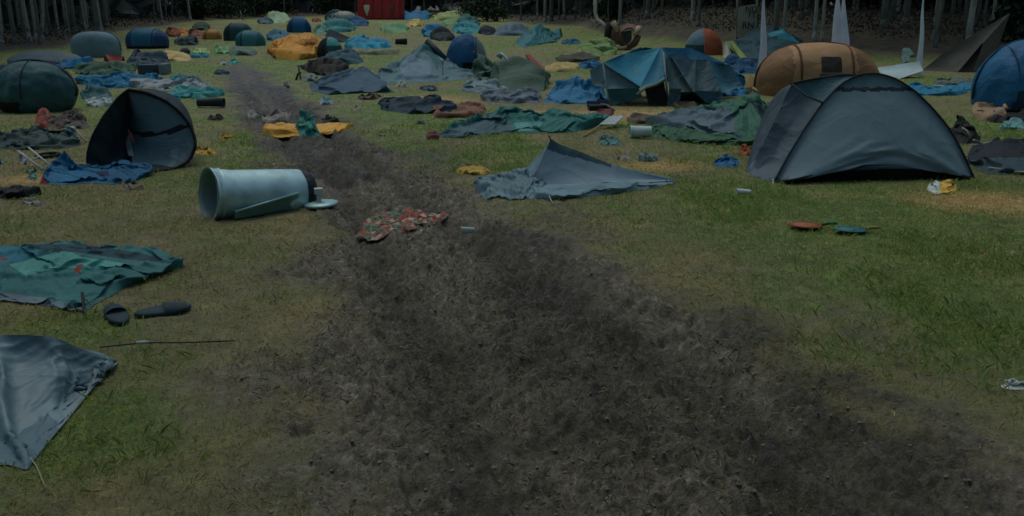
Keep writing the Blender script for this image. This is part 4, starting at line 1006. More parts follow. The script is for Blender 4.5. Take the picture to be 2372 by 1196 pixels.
flat('crumpled_cloth', 'yellow rag shaped like a fish beside the mud track, left of the fallen grey tent', 'rag', 1056, 386, 1138, 408, (142, 118, 54), 22, amp=.05)

# ================================================================== MIDDLE GROUND, RIGHT OF THE TRACK
def mstick(name, label, cat, pts, r, rgb, group=None):
    c = np.array(pts[0], float); e = MB().tube(pts, r, 8).build(name, plain(rgb, .6)); return tag(e, label, cat, group)
# long flattened dark bundle, brown blanket, teal tent
pile('collapsed_tent', 'long narrow dark navy tent bundle lying behind the brown blanket', 'tent', 866, 226, 1066, 266, (26, 40, 52), 3, 24, seed=5, flat=.75)
flat('blanket', 'brown blanket spread behind the long teal tent', 'blanket', 995, 243, 1130, 276, (98, 72, 58), 16, amp=.05)
heap('collapsed_tent', 'long collapsed teal tent with a grey left half, right of the brown blanket', 'tent',
     [(1000, 318), (1060, 322), (1150, 312), (1200, 309), (1260, 310), (1330, 308), (1410, 287), (1400, 276), (1300, 272), (1200, 274), (1100, 282), (1040, 300)],
     [(1160, 296, 250, None, (1.05, 1.6)), (1290, 292, 254, .9, .9), (1220, 300, 268, .5, .8), (1370, 285, 265, .5, .9)], (40, 92, 90), 44,
     parts={'grey_side': (62, 84, 92), 'fold_highlight': (74, 118, 120)}, keyp=[('grey_side', [(990, 325), (1000, 312), (1150, 262), (1180, 280), (1190, 302), (1100, 320)]), ('fold_highlight', [(1190, 285), (1260, 280), (1245, 300), (1200, 306)])],  # paler teal region paints a lit fold
     ca=.042, cf=1.0, amp=.07, seed=41, slack=1.08, iters=60, wr=5)
flat('cloth_scrap', 'small dark red scrap at the left tip of the long teal tent', 'scrap', 984, 311, 1020, 325, (88, 40, 46), 8)
# placard
pl = empty('placard', gp(1400, 295), 'white placard board on a wooden stick, lying on the teal tent', 'placard')
Yp = Yg(300)
b = MB(); c4 = [at(1388, 290, Yp), at(1424, 290, Yp), at(1446, 270, Yp + .35), at(1412, 271, Yp + .35)]; nrm = np.array([0, -.004, .012])
b.hexa([p for p in c4] + [p + nrm for p in c4]).build('board', fabric((134, 146, 152), .5, .03), pl, smooth=False)
MB().tube([gp(1354, 318) + [0, 0, .02], at(1388, 292, Yp - .01), at(1400, 284, Yp + .1)], .014, 8).build('stick', WOODM, pl)
# grey and green collapsed tent behind, sleeping roll, bucket
heap('collapsed_tent', 'collapsed grey and green tent with a tall crease, left of the big grey dome tent', 'tent',
     [(1490, 285), (1540, 300), (1610, 318), (1700, 334), (1790, 330), (1830, 300), (1830, 262), (1700, 262), (1600, 270), (1520, 276)],
     [(1745, 300, 216, None, (1.0, 1.25)), (1580, 292, 252, .8, .9), (1650, 305, 258, .8, .9), (1800, 300, 228, .7, 1)], (46, 84, 72), 46,
     parts={'grey_side': (70, 86, 98), 'fold_shade': (28, 50, 48)}, keyp=[('grey_side', [(1485, 290), (1520, 265), (1600, 250), (1690, 252), (1705, 275), (1700, 300), (1740, 335), (1650, 325), (1560, 305)]), ('fold_shade', [(1738, 232), (1760, 236), (1800, 275), (1775, 290), (1755, 262)])],  # crease shade painted in as a darker green
     ca=.04, cf=1.0, amp=.07, seed=52, slack=1.05, iters=60, wr=4)
heap('sleeping_bag', 'green sleeping bag rumpled along the front of the grey and green tent', 'sleeping bag', [(1503, 316), (1560, 330), (1640, 336), (1710, 338), (1780, 334), (1770, 320), (1690, 318), (1620, 312), (1560, 300), (1515, 298)],
     [(1530, 312, 292, .35, .5), (1590, 318, 298, .4, .6), (1660, 328, 308, .4, .6), (1730, 330, 314, .4, .7)], (44, 76, 58), 36, amp=.07, slack=1.14, seed=9, wr=6)
def drumlet(name, label, cat, px0, px1, pyt, pyb, rgb, rz=0.0, lip=True):
    Y = Yg(pyb); r = (pyb - pyt) / 2 / FPX * Y * .97; c0 = at(px0, (pyb + pyt) / 2, Y); c1 = at(px1, (pyb + pyt) / 2, Y); c0[2] = c1[2] = r + .01; L = np.linalg.norm(c1 - c0)
    e = empty(name, gp((px0 + px1) / 2, pyb), label, cat); M = Matrix.Translation(Vector(c0)) @ Vector(c1 - c0).to_track_quat('Z', 'Y').to_matrix().to_4x4(); m = fabric(rgb, .4, .03)
    MB().lathe([(r * .9, 0), (r, L), (r * .96, L), (r * .86, .02), (.001, .015)], M, 28).build('wall', m, e)
    MB().lathe([(r * 1.05, L - .02), (r * 1.05, L + .01), (r * .97, L + .01)], M, 28).build('rim', m, e)
drumlet('bucket', 'white bucket on its side at the left end of the green sleeping bag', 'bucket', 1508, 1461, 292, 321, (150, 164, 172))
def rubbish(label, x0, y0, x1, y1, rgb, name='plastic_bag', cat='bag', n=12, pk=1):
    pile(name, label, cat, x0, y0, x1, y1, rgb, pk, n, flat=.6, slack=1.18, pw=.6)
rubbish('teal and clear crumpled plastic bag in front of the placard stick', 1385, 314, 1442, 340, (70, 104, 104), n=18, pk=2)
rubbish('crumpled blue plastic bag with white print left of the big grey tent', 1652, 357, 1718, 390, (34, 74, 116), n=20, pk=2)
rubbish('small orange crumpled wrapper against the left foot of the big grey tent', 1708, 341, 1752, 362, (118, 66, 42), 'wrapper', 'wrapper')
rubbish('pale blue-white crumpled sheet of plastic on the grass behind the fallen grey tent', 1475, 360, 1532, 375, (112, 130, 138), 'plastic_sheet', 'plastic sheet')
flat('plastic_plate', 'small pale flat plate left of the pale blue plastic sheet', 'plate', 1434, 363, 1464, 374, (110, 104, 96), 8)
# blue frame tent
def frame_tent():
    Y = Yg(246); e = empty('frame_tent', gp(1540, 246), 'large sagging blue and grey frame tent with a black opening, in the middle right', 'tent')
    FOOT.append(np.array([gp(1400, 245)[:2], gp(1660, 240)[:2], gp(1700, 215)[:2], gp(1400, 190)[:2]]))
    blue = fabric((32, 88, 114), .5, .15); dblue = fabric((26, 72, 98), .5, .15); grey = fabric((66, 88, 98), .5, .2); dk = fabric((36, 60, 70), .6)
    Pk = at(1530, 110, Y + 1.3); Pl = at(1396, 146, Y + .5); Pm = at(1482, 203, Y + .05); Pt = at(1488, 108, Y + 1.6)
    def add(nm, pts, mat, **k): grid_parts(quad(pts, **k), {nm: mat}, None, e)
    Lb = at(1405, 206, Y + .15)
    add('roof', [Pl, at(1440, 126, Y + 1.1), Pk, Pm], blue, n=20, slack=1.015, seed=2)
    add('roof', [Pk, at(1545, 128, Y + 1.0), at(1537, 188, Y + .1), Pm], dblue, n=14, slack=1.03, seed=3)
    add('front_panel', [Pl, Pm, at(1478, 206, Y + .05), Lb], grey, n=14, slack=1.02, seed=4)
    add('side_panel', [at(1366, 162, Y + .9), Pl, Lb, at(1372, 200, Y + .8)], grey, n=12, slack=1.06, seed=5)
    add('lower_flap', [Lb, at(1480, 204, Y + .03), at(1488, 226, Y - .02), at(1418, 243, Y + .05)], dk, n=14, slack=1.08, seed=6)
    add('front_panel', [at(1537, 122, Y + 1.1), at(1612, 140, Y + .9), at(1610, 212, Y + .1), at(1552, 215, Y + .05)], fabric((58, 78, 86), .5, .3), n=26, slack=1.12, seed=7, amp=.05)
    add('roof', [Pk, at(1600, 112, Y + 1.5), at(1690, 150, Y + 1.0), at(1560, 140, Y + .9)], fabric((34, 74, 104), .5, .25), n=22, slack=1.10, seed=8, amp=.06)
    add('side_panel', [at(1560, 140, Y + .88), at(1640, 138, Y + .95), at(1672, 216, Y + .2), at(1606, 214, Y + .08)], fabric((62, 82, 90), .5, .3), n=26, slack=1.12, seed=9, amp=.05)
    add('side_panel', [at(1640, 138, Y + .95), at(1692, 150, Y + 1.1), at(1722, 200, Y + .9), at(1672, 216, Y + .2)], fabric((42, 70, 88), .5, .3), n=16, slack=1.06, seed=10)
    add('back_panel', [Pl, Pt, at(1500, 190, Y + 2.2), at(1366, 190, Y + 1.2)], blue, n=12, slack=1.02, seed=11)
    add('back_panel', [Pt, at(1692, 150, Y + 1.3), at(1700, 190, Y + 2.0), at(1500, 190, Y + 2.2)], blue, n=12, slack=1.02, seed=12)
    add('doorway', [at(1492, 203, Y + .1), at(1537, 186, Y + .1), at(1549, 246, Y + .0), at(1506, 255, Y - .1)], fabric((14, 17, 19), .7), n=10, slack=1.05, seed=13)
    add('lower_flap', [at(1550, 205, Y + .0), at(1578, 206, Y + .02), at(1574, 244, Y - .03), at(1548, 247, Y - .06)], fabric((56, 80, 90), .5, .3), n=14, slack=1.14, seed=15, amp=.04)
    add('lower_flap', [at(1606, 210, Y + .06), at(1672, 212, Y + .2), at(1676, 236, Y + .1), at(1636, 238, Y + .02)], fabric((40, 64, 80), .5, .3), n=14, slack=1.12, seed=16, amp=.04)
    MB().tube([at(1476, 219, Y - .05), at(1496, 203, Y), at(1520, 196, Y), at(1540, 182, Y + .06)], .028, 6).build('door_trim', fabric((104, 118, 120), .5), e)
    MB().tube([at(1537, 122, Y + 1.08), at(1541, 170, Y + .4), at(1549, 250, Y - .04)], .022, 8).build('leg', fabric((80, 98, 106), .5), e)
    MB().tube([at(1397, 148, Y + .48), at(1405, 206, Y + .12), at(1416, 249, Y)], .018, 8).build('leg', fabric((70, 92, 100), .5), e)
    MB().tube([Pl + [0, -.01, 0], (Pl + Pm) / 2 + [0, -.03, .0], Pm + [0, -.02, 0]], .018, 6).build('roof_seam', dk, e)
frame_tent()
bx = empty('storage_box', gp(1602, 238), 'dark navy box standing under the right half of the blue frame tent', 'box')
Yb = Yg(238); MB().box(at(1602, 217, Yb + .3), (.072 * 10.0 * .92, .5, .34)).build('body', fabric((22, 38, 60), .5), bx, smooth=False, bevel=.02)
MB().box(at(1602, 197, Yb + .3), (.76, .54, .04)).build('lid', fabric((26, 40, 56), .5), bx, smooth=False, bevel=.012)
pile('collapsed_tent', 'low collapsed blue tent at the left foot of the blue frame tent', 'tent', 1244, 178, 1424, 244, (34, 80, 118), 3, 30, seed=61, flat=.55)
pile('collapsed_tent', 'pale lilac-grey collapsed fly lying left of the low blue tent', 'tent', 1112, 208, 1275, 241, (80, 92, 104), 3, 24, seed=62, flat=.6)
pile('bundle', 'white and grey tied bundle in front of the olive tent', 'bundle', 1062, 186, 1190, 216, (104, 120, 130), 3, 22, seed=63, flat=.6)
pile('collapsed_tent', 'bright blue crumpled tent half between the frame tent and the orange tent', 'tent', 1648, 160, 1736, 224, (32, 78, 118), 2, 24, seed=64, flat=.3)
pb = MB(); Yq = Yg(217)
q = [at(1722, 205, Yq), at(1736, 217, Yq), at(1756, 200, Yq + .1), at(1738, 172, Yq + .3)]
pb.hexa([p + [0, .02, 0] for p in q] + [p for p in q]); o = pb.build('cardboard_sheet', fabric((134, 116, 84), .8, .1), smooth=False); tag(o, 'beige cardboard sheet propped against the left end of the orange tent', 'cardboard')
mstick('plank', 'thin pale batten at the foot of the orange tent', 'plank', [at(1744, 204, Yq - .1), at(1762, 217, Yq - .3)], .03, (130, 112, 88))
# items before the frame tent
cbx = empty('cool_box', gp(1390, 258), 'black open box on the ground left of the black tent opening', 'box'); Yk = Yg(258)
MB().box(at(1388, 251, Yk + .15), (.40, .30, .13), .05).build('body', fabric((18, 24, 30), .5), cbx, smooth=False, bevel=.015)
MB().box(at(1385, 241, Yk + .3), (.42, .02, .12), .05, -.5).build('lid', fabric((30, 40, 50), .5), cbx, smooth=False, bevel=.006)
MB().tube([at(1392, 242, Yk + .1), at(1404, 243, Yk), at(1424, 257, Yk - .1)], .018, 6).build('strap', fabric((96, 104, 98), .6), cbx)
flat('cloth_scrap', 'dull red rag on the ground in front of the black open box', 'rag', 1378, 258, 1424, 272, (82, 48, 46), 10)
rubbish('small pinkish crumpled paper on bare soil left of the black tent opening', 1438, 229, 1456, 246, (122, 84, 74), 'paper', 'paper', 10)
flat('cardboard_scrap', 'dark trampled cardboard piece behind the white bucket', 'cardboard', 1450, 270, 1520, 288, (74, 66, 56), 10)
flat('ground_mat', 'brown doormat on bare soil below the dark navy box', 'mat', 1556, 243, 1620, 257, (50, 46, 36), 8, amp=.02)
# olive tent with white batten
heap('collapsed_tent', 'olive green tent lying flat with a white batten on it', 'tent', [(1130, 196), (1160, 214), (1260, 212), (1272, 196), (1240, 172), (1215, 150), (1180, 150), (1140, 165)],
     [(1195, 190, 122, None, .9), (1165, 195, 140, 1.0, .9), (1235, 195, 165, .9, .9)], (56, 76, 66), 28, amp=.05, seed=71, slack=1.06)
Yo = Yg(180)
b = MB(); b.tube([at(1160, 124, Yo), at(1168, 130, Yo - .1), at(1188, 157, Yo - .4)], .04, 6); b.box(at(1158, 129, Yo), (.16, .05, .13), .3, 0, .5); o = b.build('batten', fabric((130, 146, 154), .5, .05)); tag(o, 'white batten lying aslant on the olive green tent', 'batten')
Yr = Yg(166)
b = MB(); q = [at(1217, 126, Yr + 2), at(1226, 125, Yr + 2), at(1262, 160, Yr), at(1250, 168, Yr - .1)]; b.hexa([p - [0, 0, .06] for p in q] + q); o = b.build('plank', fabric((108, 58, 54), .7, .1), smooth=False); tag(o, 'dull red plank leaning down behind the olive green tent', 'plank')
flat('mattress_cover', 'cream crumpled strip of cloth at the lower end of the red plank', 'cloth', 1256, 153, 1342, 168, (150, 132, 88), 12)
# slate and pale tents in the centre
heap('collapsed_tent', 'dark slate-blue collapsed tent with folds sweeping to its left corner, centre', 'tent',
     [(716, 196), (722, 212), (760, 220), (850, 216), (915, 215), (890, 198), (860, 188), (800, 178), (750, 182)], [(845, 196, 152, None, (1.35, 1.0)), (770, 202, 180, .6, .8)], (48, 72, 88), 40, ca=.04, cf=.6, amp=.09, seed=81, slack=1.08, wr=5)
heap('collapsed_tent', 'pale blue-grey collapsed tent with a round window panel and a pointed peak, centre', 'tent',
     [(868, 188), (900, 196), (960, 192), (1020, 190), (1100, 182), (1098, 172), (1060, 160), (1000, 150), (930, 160), (880, 176)],
     [(986, 172, 95, None, (1.15, 1.45)), (930, 182, 138, .9, .8), (1040, 178, 150, .9, .8)], (74, 98, 108), 44, parts={'round_window': (88, 110, 124), 'teal_panel': (46, 82, 86)},
     keyp=[('teal_panel', [(985, 90), (1000, 110), (1030, 150), (1012, 160), (995, 130), (975, 120)]), ('round_window', [(925, 150), (940, 140), (965, 136), (990, 140), (1000, 152), (996, 172), (980, 184), (950, 184), (930, 170)])], ca=.03, cf=.6, amp=.06, seed=83, slack=1.04, wr=4)
mstick('tent_pole', 'dark pole leaning down from the peak of the pale blue-grey tent', 'pole', [at(989, 95, Yg(172) + .1), at(1030, 138, Yg(172) - .1)], .10, (30, 46, 54))
heap('floor_sheet', 'dark brown-black tent floor lying open behind the slate-blue tent', 'tent floor', [(700, 160), (720, 172), (760, 178), (800, 168), (808, 158), (760, 150), (715, 152)], [(750, 168, 148, .9, .6)], (30, 30, 26), 16, amp=.05, seed=84)
pst = empty('post', gp(697, 186), 'thin grey-green post leaning left of the slate-blue tent', 'post'); Yv = Yg(186)
MB().tube([at(690, 150, Yv), at(697, 186, Yv)], .022, 8).build('shaft', plain((66, 74, 66), .7), pst); MB().tube([at(686, 186, Yv), at(690, 172, Yv), at(697, 168, Yv)], .03, 6).build('brace', plain((28, 34, 32), .7), pst)
flat('plastic_sheet', 'pale strip of plastic between the thin post and the slate-blue tent', 'plastic sheet', 692, 178, 740, 190, (88, 98, 92), 8)
pile('collapsed_tent', 'blue-grey flattened tent behind the dark tent floor', 'tent', 742, 128, 846, 150, (48, 72, 84), 2, 16, seed=85, flat=.8)
# blue pop-up with a grey side
d = Dome(1080, 160, 92, 78, .9, 1.0, .95, .25, 0, seed=6)
e = empty('popup_tent', d.loc, 'tall blue pop-up tent with a pale grey right side, behind the pale blue-grey tent', 'tent')
d.canopy(e, {'canopy': fabric((24, 58, 92), .5, .15), 'grey_side': fabric((92, 106, 114), .5, .1), 'dark_opening': fabric((16, 20, 24), .7)},
         lambda q, c: np.where((q[:, 0] > .42) & (q[:, 0] + .35 * q[:, 2] > .55), 'grey_side', np.where((q[:, 2] < .0) & (q[:, 0] > -.1) & (q[:, 1] < 0), 'dark_opening', 'canopy')), 48, 22, .04, 5)
d.hoop('x', .5, .02, e, fabric((30, 48, 66), .5), 'seam')
flat('cloth_scrap', 'dark red crumpled cloth left of the blue pop-up tent', 'cloth', 1018, 150, 1052, 165, (78, 46, 40), 10, amp=.12)
flat('cloth_scrap', 'pinkish red strip of cloth at the foot of the blue pop-up tent', 'cloth', 1098, 160, 1132, 176, (112, 62, 64), 10)
# orange hoop tent
d = Dome(1888, 222, 276, 99, .62, .86, .86, .22, 0, seed=8)
e = empty('hoop_tent', d.loc, 'wide orange-brown tent with a dark mesh window, behind the big grey dome tent', 'tent')
d.canopy(e, {'canopy': fabric((138, 108, 80), .5, .15), 'end_panel': fabric((112, 84, 58), .5, .2)}, lambda q, c: np.where(np.abs(q[:, 0] + .02) > .50, 'end_panel', 'canopy'), 72, 24, .03, 4)
d.hoop('x', -.42, .024, e, fabric((82, 52, 36), .5), 'pole_sleeve'); d.hoop('x', .40, .024, e, fabric((82, 52, 36), .5), 'pole_sleeve'); d.hoop('y', .1, .02, e, fabric((60, 44, 34), .5), 'pole_sleeve')
d.patch(-.12, .20, .36, .70, e, fabric((46, 46, 42), .7), 'window'); d.patch(-.15, .24, -.05, .33, e, fabric((76, 68, 62), .6, .3), 'window_flap')
# red and grey dome, A-frame, blue tent behind
d = Dome(1629, 128, 86, 66, .9, 1.0, 1.0, .12, 0, seed=9)
e = empty('dome_tent', d.loc, 'small red and grey dome tent behind the blue frame tent', 'tent')
d.canopy(e, {'red_panel': fabric((126, 66, 46), .5), 'grey_panel': fabric((78, 96, 108), .5), 'dark_base': fabric((24, 46, 54), .5)}, lambda q, c: np.where(q[:, 0] < -.12, np.where(q[:, 2] < .35, 'dark_base', 'grey_panel'), 'red_panel'), 48, 20, .02, 5)
d.hoop('x', -.12, .02, e, fabric((128, 92, 76), .5), 'seam')
Ya = Yg(150); e = empty('ridge_tent', gp(1705, 150), 'small yellow-green ridge tent flap leaning left of the first white spike', 'tent')
grid_parts(quad([at(1680, 97, Ya + .5), at(1698, 95, Ya + .9), at(1738, 144, Ya + .3), at(1722, 146, Ya)], 10, 1.03), {'flap': fabric((124, 140, 82), .5)}, None, e)
grid_parts(quad([at(1679, 98, Ya + .45), at(1684, 98, Ya + .45), at(1690, 132, Ya), at(1674, 134, Ya)], 8, 1.03), {'door': fabric((140, 142, 132), .5)}, None, e)
grid_parts(quad([at(1684, 100, Ya + .55), at(1690, 99, Ya + .7), at(1722, 146, Ya + .1), at(1704, 146, Ya + .1)], 8, 1.03), {'inner': fabric((40, 52, 30), .6)}, None, e)
MB().tube([at(1684, 99, Ya + .4), at(1704, 149, Ya - .1)], .02, 6).build('pole', plain((86, 100, 108), .5), e)
e, P = heap('collapsed_tent', 'dark petrol-blue tent with a lighter arched top, right of the yellow-green flap', 'tent', [(1690, 146), (1760, 158), (1850, 150), (1860, 125), (1800, 112), (1730, 112), (1692, 125)],
     [(1810, 132, 68, None, (.75, .8)), (1735, 135, 88, 2.2, .8)], (26, 50, 62), 30, parts={'top_panel': (44, 92, 112)}, keyp=[('top_panel', [(1772, 80), (1810, 68), (1850, 95), (1858, 105), (1825, 92), (1790, 84)])], amp=.08, seed=91, slack=1.05)
pile('collapsed_tent', 'navy blue collapsed tent at the foot of the yellow-green flap', 'tent', 1668, 134, 1762, 172, (26, 56, 88), 2, 18, seed=92, flat=.5)

# ================================================================== WHITE SPIKES, GREY TARP, RIGHT EDGE
def spike(px, pyb, wpx, topx, label, sheet=False):
    Y = Yg(pyb); e = empty('fabric_spike', gp(px, pyb), label, 'canopy leg', 'white fabric spikes')
    w = wpx / 2 / FPX * Y; b = gp(px, pyb); T = at(topx, -12, Y + .1); m = fabric((172, 188, 196), .5, .06, 4)
    P = np.zeros((10, 15, 3))
    for i in range(10):
        for j in range(15):
            t = i / 9 * 2 - 1; v = j / 14; k = (1 - v) ** .75 * .93 + .07
            c = b * (1 - v) + T * v; P[i, j] = c + [t * w * k + .03 * math.sin(v * 9 + t * 3) * (1 - v), -abs(1 - t * t) * w * .5 * k, 0]
    P[..., 2] = np.maximum(P[..., 2], .01); grid_parts(P, {'cloth': m}, None, e)
    B = P.copy(); B[..., 1] += np.abs(1 - np.linspace(-1, 1, 10)[:, None] ** 2) * w * .9 * ((1 - np.linspace(0, 1, 15)) ** .75)[None]; grid_parts(B, {'cloth_back': m}, None, e)
    MB().tube([b + [0, .02, -.05], T + [0, .02, .3]], .018, 8).build('pole', plain((120, 126, 128), .4), e)
    return e
spike(1766, 205, 24, 1769, 'tall white fabric spike rising left of the orange tent')
spike(1938, 205, 46, 1941, 'taller left half of the double white spike behind the orange tent')
spike(1957, 200, 34, 1954, 'shorter right half of the double white spike behind the orange tent')
e = spike(2130, 176, 16, 2139, 'tall white fabric spike at the right end of the low white canopy')
Yw = Yg(180); 
P = quad([at(2026, 158, Yw + 1.2), at(2130, 142, Yw + .2), at(2139, 164, Yw - .1), at(2062, 190, Yw - .6)], 24, 1.03, 5, 30, .0005, .03)
o = list(grid_parts(P, {'canopy_sheet': fabric((136, 152, 160), .5, .06)}).values())[0]; tag(o, 'low white canopy cloth stretched from the orange tent to the right-hand spike', 'canopy')
rubbish('pale teal bundle lying behind the low white canopy', 2086, 128, 2110, 148, (96, 122, 120), 'bundle', 'bundle', 12)
Yt = Yg(168); e = empty('tarp_shelter', gp(2230, 168), 'grey-brown tarp shelter rising to a tip at upper right, with a dark slit opening', 'tarp')
FOOT.append(np.array([gp(2140, 168)[:2], gp(2260, 170)[:2], gp(2300, 150)[:2], gp(2180, 150)[:2]]))
T = at(2340, 30, Yt + 1.2); tm = fabric((66, 66, 62), .7, .2)
grid_parts(quad([at(2132, 166, Yt + .6), at(2200, 112, Yt + 1.0), T, at(2218, 168, Yt)], 24, 1.03, 3), {'tarp_side': tm}, None, e)
grid_parts(quad([at(2218, 168, Yt), at(2275, 100, Yt + .5), at(2276, 110, Yt + .55), at(2252, 168, Yt - .1)], 12, 1.02, 4), {'opening': fabric((20, 21, 20), .8)}, None, e)
grid_parts(quad([at(2252, 168, Yt - .1), at(2276, 105, Yt + .45), T, at(2290, 165, Yt + .8)], 18, 1.03, 5), {'tarp_side': fabric((74, 72, 68), .7, .2)}, None, e)
grid_parts(quad([at(2132, 166, Yt + .6), at(2200, 112, Yt + 1.0), T, at(2300, 150, Yt + 3.0)], 18, 1.03, 6), {'tarp_side': tm}, None, e)
d = Dome(2366, 250, 226, 92, .85, 1.0, .95, .28, 0, seed=12)
e = empty('popup_tent', d.loc, 'big blue pop-up tent cut by the right edge, standing on the grass', 'tent')
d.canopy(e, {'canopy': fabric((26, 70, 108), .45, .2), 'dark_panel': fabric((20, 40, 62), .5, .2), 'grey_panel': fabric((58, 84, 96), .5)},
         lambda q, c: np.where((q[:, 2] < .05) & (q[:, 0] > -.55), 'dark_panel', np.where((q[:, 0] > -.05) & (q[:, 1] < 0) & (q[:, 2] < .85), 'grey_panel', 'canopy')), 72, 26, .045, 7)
d.hoop('x', -.5, .014, e, fabric((22, 48, 76), .5), 'seam'); d.hoop('y', .05, .022, e, fabric((22, 40, 58), .5), 'hoop')
flat('groundsheet', 'flat bright blue groundsheet left of the big blue pop-up tent', 'groundsheet', 2092, 197, 2262, 226, (32, 84, 118), 20, amp=.05)
mstick('batten', 'white bent stick lying on the bright blue groundsheet', 'stick', [gp(2162, 206) + [0, 0, .06], gp(2180, 207) + [0, 0, .07], gp(2202, 213) + [0, 0, .06]], .03, (134, 142, 142))
flat('groundsheet', 'pale grey sheet lying behind the bright blue groundsheet', 'groundsheet', 2150, 186, 2262, 199, (78, 88, 84), 14)
flat('blanket', 'beige crumpled blanket in front of the big blue pop-up tent', 'blanket', 2240, 246, 2344, 282, (124, 104, 86), 20, amp=.09)
flat('jacket', 'black cloth heap right of the beige blanket', 'jacket', 2278, 262, 2420, 288, (22, 24, 26), 16, amp=.08)
rubbish('turquoise and white patterned cloth heap near the right edge', 2308, 280, 2400, 304, (86, 128, 130), 'towel', 'towel', 18, 3)
heap('rucksack', 'black bag with pale piping behind the right foot of the big grey tent', 'bag', [(2190, 322), (2230, 336), (2270, 332), (2272, 318), (2240, 304), (2195, 300)], [(2205, 318, 266, .42, .7), (2240, 325, 288, .4, .5)], (26, 28, 27), 26, amp=.05, seed=3, slack=1.06)
mstick('strap', 'pale curved strap over the black bag', 'strap', [at(2229, 296, Yg(333)), at(2240, 303, Yg(336)), at(2248, 318, Yg(338))], .012, (110, 112, 106))
heap('collapsed_tent', 'black flattened tent right of the big grey dome tent, its poles showing', 'tent', [(2240, 372), (2262, 398), (2300, 406), (2450, 408), (2520, 370), (2450, 340), (2340, 338), (2250, 345)], [(2330, 372, 320, None, (.8, 1.0)), (2430, 370, 328, .9, .8)], (24, 32, 38), 36, parts={'lower_panel': (44, 62, 72)}, keyp=[('lower_panel', [(2250, 372), (2300, 366), (2600, 362), (2600, 420), (2250, 420)])], ca=.014, cf=1.0, amp=.05, seed=97, slack=1.04)
for pts, r, lb in (([gp(2252, 352) + [0, 0, .16], at(2275, 334, Yg(352) + .3), at(2300, 330, Yg(352) + .5)], .018, 'pale pole resting on the back edge of the black flattened tent'), ([gp(2286, 400) + [0, -.02, .06], gp(2322, 404) + [0, -.02, .06]], .012, 'short pale pole at the front edge of the black flattened tent'), ([gp(2348, 408) + [0, 0, .05], gp(2440, 412) + [0, 0, .05]], .012, 'pale pole at the front edge of the black tent, cut by the picture edge')):
    mstick('tent_pole', lb, 'pole', pts, r, (124, 130, 128), 'poles of the black flattened tent')

# ================================================================== LEFT MIDDLE GROUND
drumlet('rolled_mat', 'dark rolled mat lying on the left verge of the mud track', 'mat', 458, 518, 228, 249, (30, 40, 46))
pile('bundle', 'dull brown fabric with an orange-red border behind the white carrier bag, left', 'fabric', 80, 262, 215, 302, (66, 60, 56), 2, 26, seed=101, flat=.8)
flat('strap', 'orange-red border strip at the left end of the brown fabric', 'strip', 78, 270, 128, 300, (112, 56, 46), 10, amp=.07)
pile('collapsed_tent', 'long dark green collapsed tent at the left edge behind the camp chair frame', 'tent', -80, 300, 205, 350, (42, 58, 58), 4, 36, seed=102, flat=.7)
rubbish('white carrier bag standing crumpled on the dark green tent', 146, 290, 184, 342, (130, 146, 154), n=18, pk=1)
mstick('stick', 'short pale stick right of the white carrier bag', 'stick', [gp(176, 322) + [0, 0, .16], gp(200, 334) + [0, 0, .03]], .015, (128, 112, 86))
rg = gp(112, 364); MB_ = MB(); MB_.tube([rg + np.array([.13 * math.cos(t), .17 * math.sin(t), .025]) for t in np.linspace(0, 2 * math.pi, 25)], .022, 8); tag(MB_.build('rubber_ring', fabric((20, 20, 20), .6)), 'thin dark ring lying on the grass above the camp chair frame', 'ring')
heap('jacket', 'black crumpled jacket on the grass at the left edge', 'jacket', [(-40, 452), (10, 462), (60, 460), (98, 452), (80, 444), (40, 440), (-20, 442)], [(40, 453, 430, .25, .6), (0, 452, 438, .2, .7), (80, 452, 440, .15, .7)], (22, 24, 27), 24, amp=.05, seed=5)
flat('plastic_sheet', 'pale grey flat scrap in front of the black jacket', 'scrap', 46, 466, 106, 480, (106, 106, 102), 10)
flat('cloth_scrap', 'pale beige strip on the grass below the blue sleeping bag', 'scrap', 270, 430, 336, 442, (96, 90, 78), 10)
rubbish('small clear and green plastic bottle pack left of the red bag end', 62, 395, 90, 420, (84, 116, 110), 'plastic_bottle', 'bottle', 12)
rubbish('small lilac-white scrap behind the camp chair legs', 44, 366, 68, 382, (124, 124, 136), 'paper', 'paper', 8)
rubbish('pale blue scrap at the far left edge level with the camp chair', -10, 366, 8, 382, (84, 108, 140), 'paper', 'paper', 8)
rubbish('white cup-like scrap on the edge of the sleeping bag inside the tipped tent', 246, 368, 262, 378, (136, 144, 148), 'paper', 'paper', 8)
pile('plastic_sheet', 'white crumpled sheet between the round teal tent and the tipped tent', 'plastic sheet', 186, 221, 275, 250, (132, 142, 148), 2, 22, seed=103, flat=.5)
pile('cloth', 'teal cloth behind the white crumpled sheet', 'cloth', 184, 206, 262, 234, (40, 74, 78), 2, 14, seed=104, flat=.6)
pile('groundsheet', 'long rumpled blue groundsheet, left of the mud track', 'groundsheet', 172, 172, 400, 206, (28, 78, 110), 4, 28, seed=105, flat=.6)
pile('groundsheet', 'blue groundsheet end showing behind the lilac-white sheet', 'groundsheet', 390, 178, 452, 196, (32, 80, 100), 2, 14, seed=106, flat=.7)
pile('bedsheet', 'lilac-white crumpled sheet lying on the blue groundsheet beside the track', 'sheet', 298, 180, 506, 214, (118, 124, 132), 4, 28, seed=107, flat=.6)
flat('blanket', 'cream flat cloth between the lilac-white sheet and the turquoise mat', 'cloth', 330, 207, 420, 220, (104, 104, 88), 12)
pile('sleeping_mat', 'turquoise mat rumpled beside the mud track', 'mat', 376, 202, 528, 230, (52, 114, 116), 3, 22, seed=108, flat=.75)
pile('cloth', 'small bright blue-teal heap at the left end of the turquoise mat', 'cloth', 372, 216, 428, 232, (48, 104, 124), 2, 12, seed=109, flat=.7)
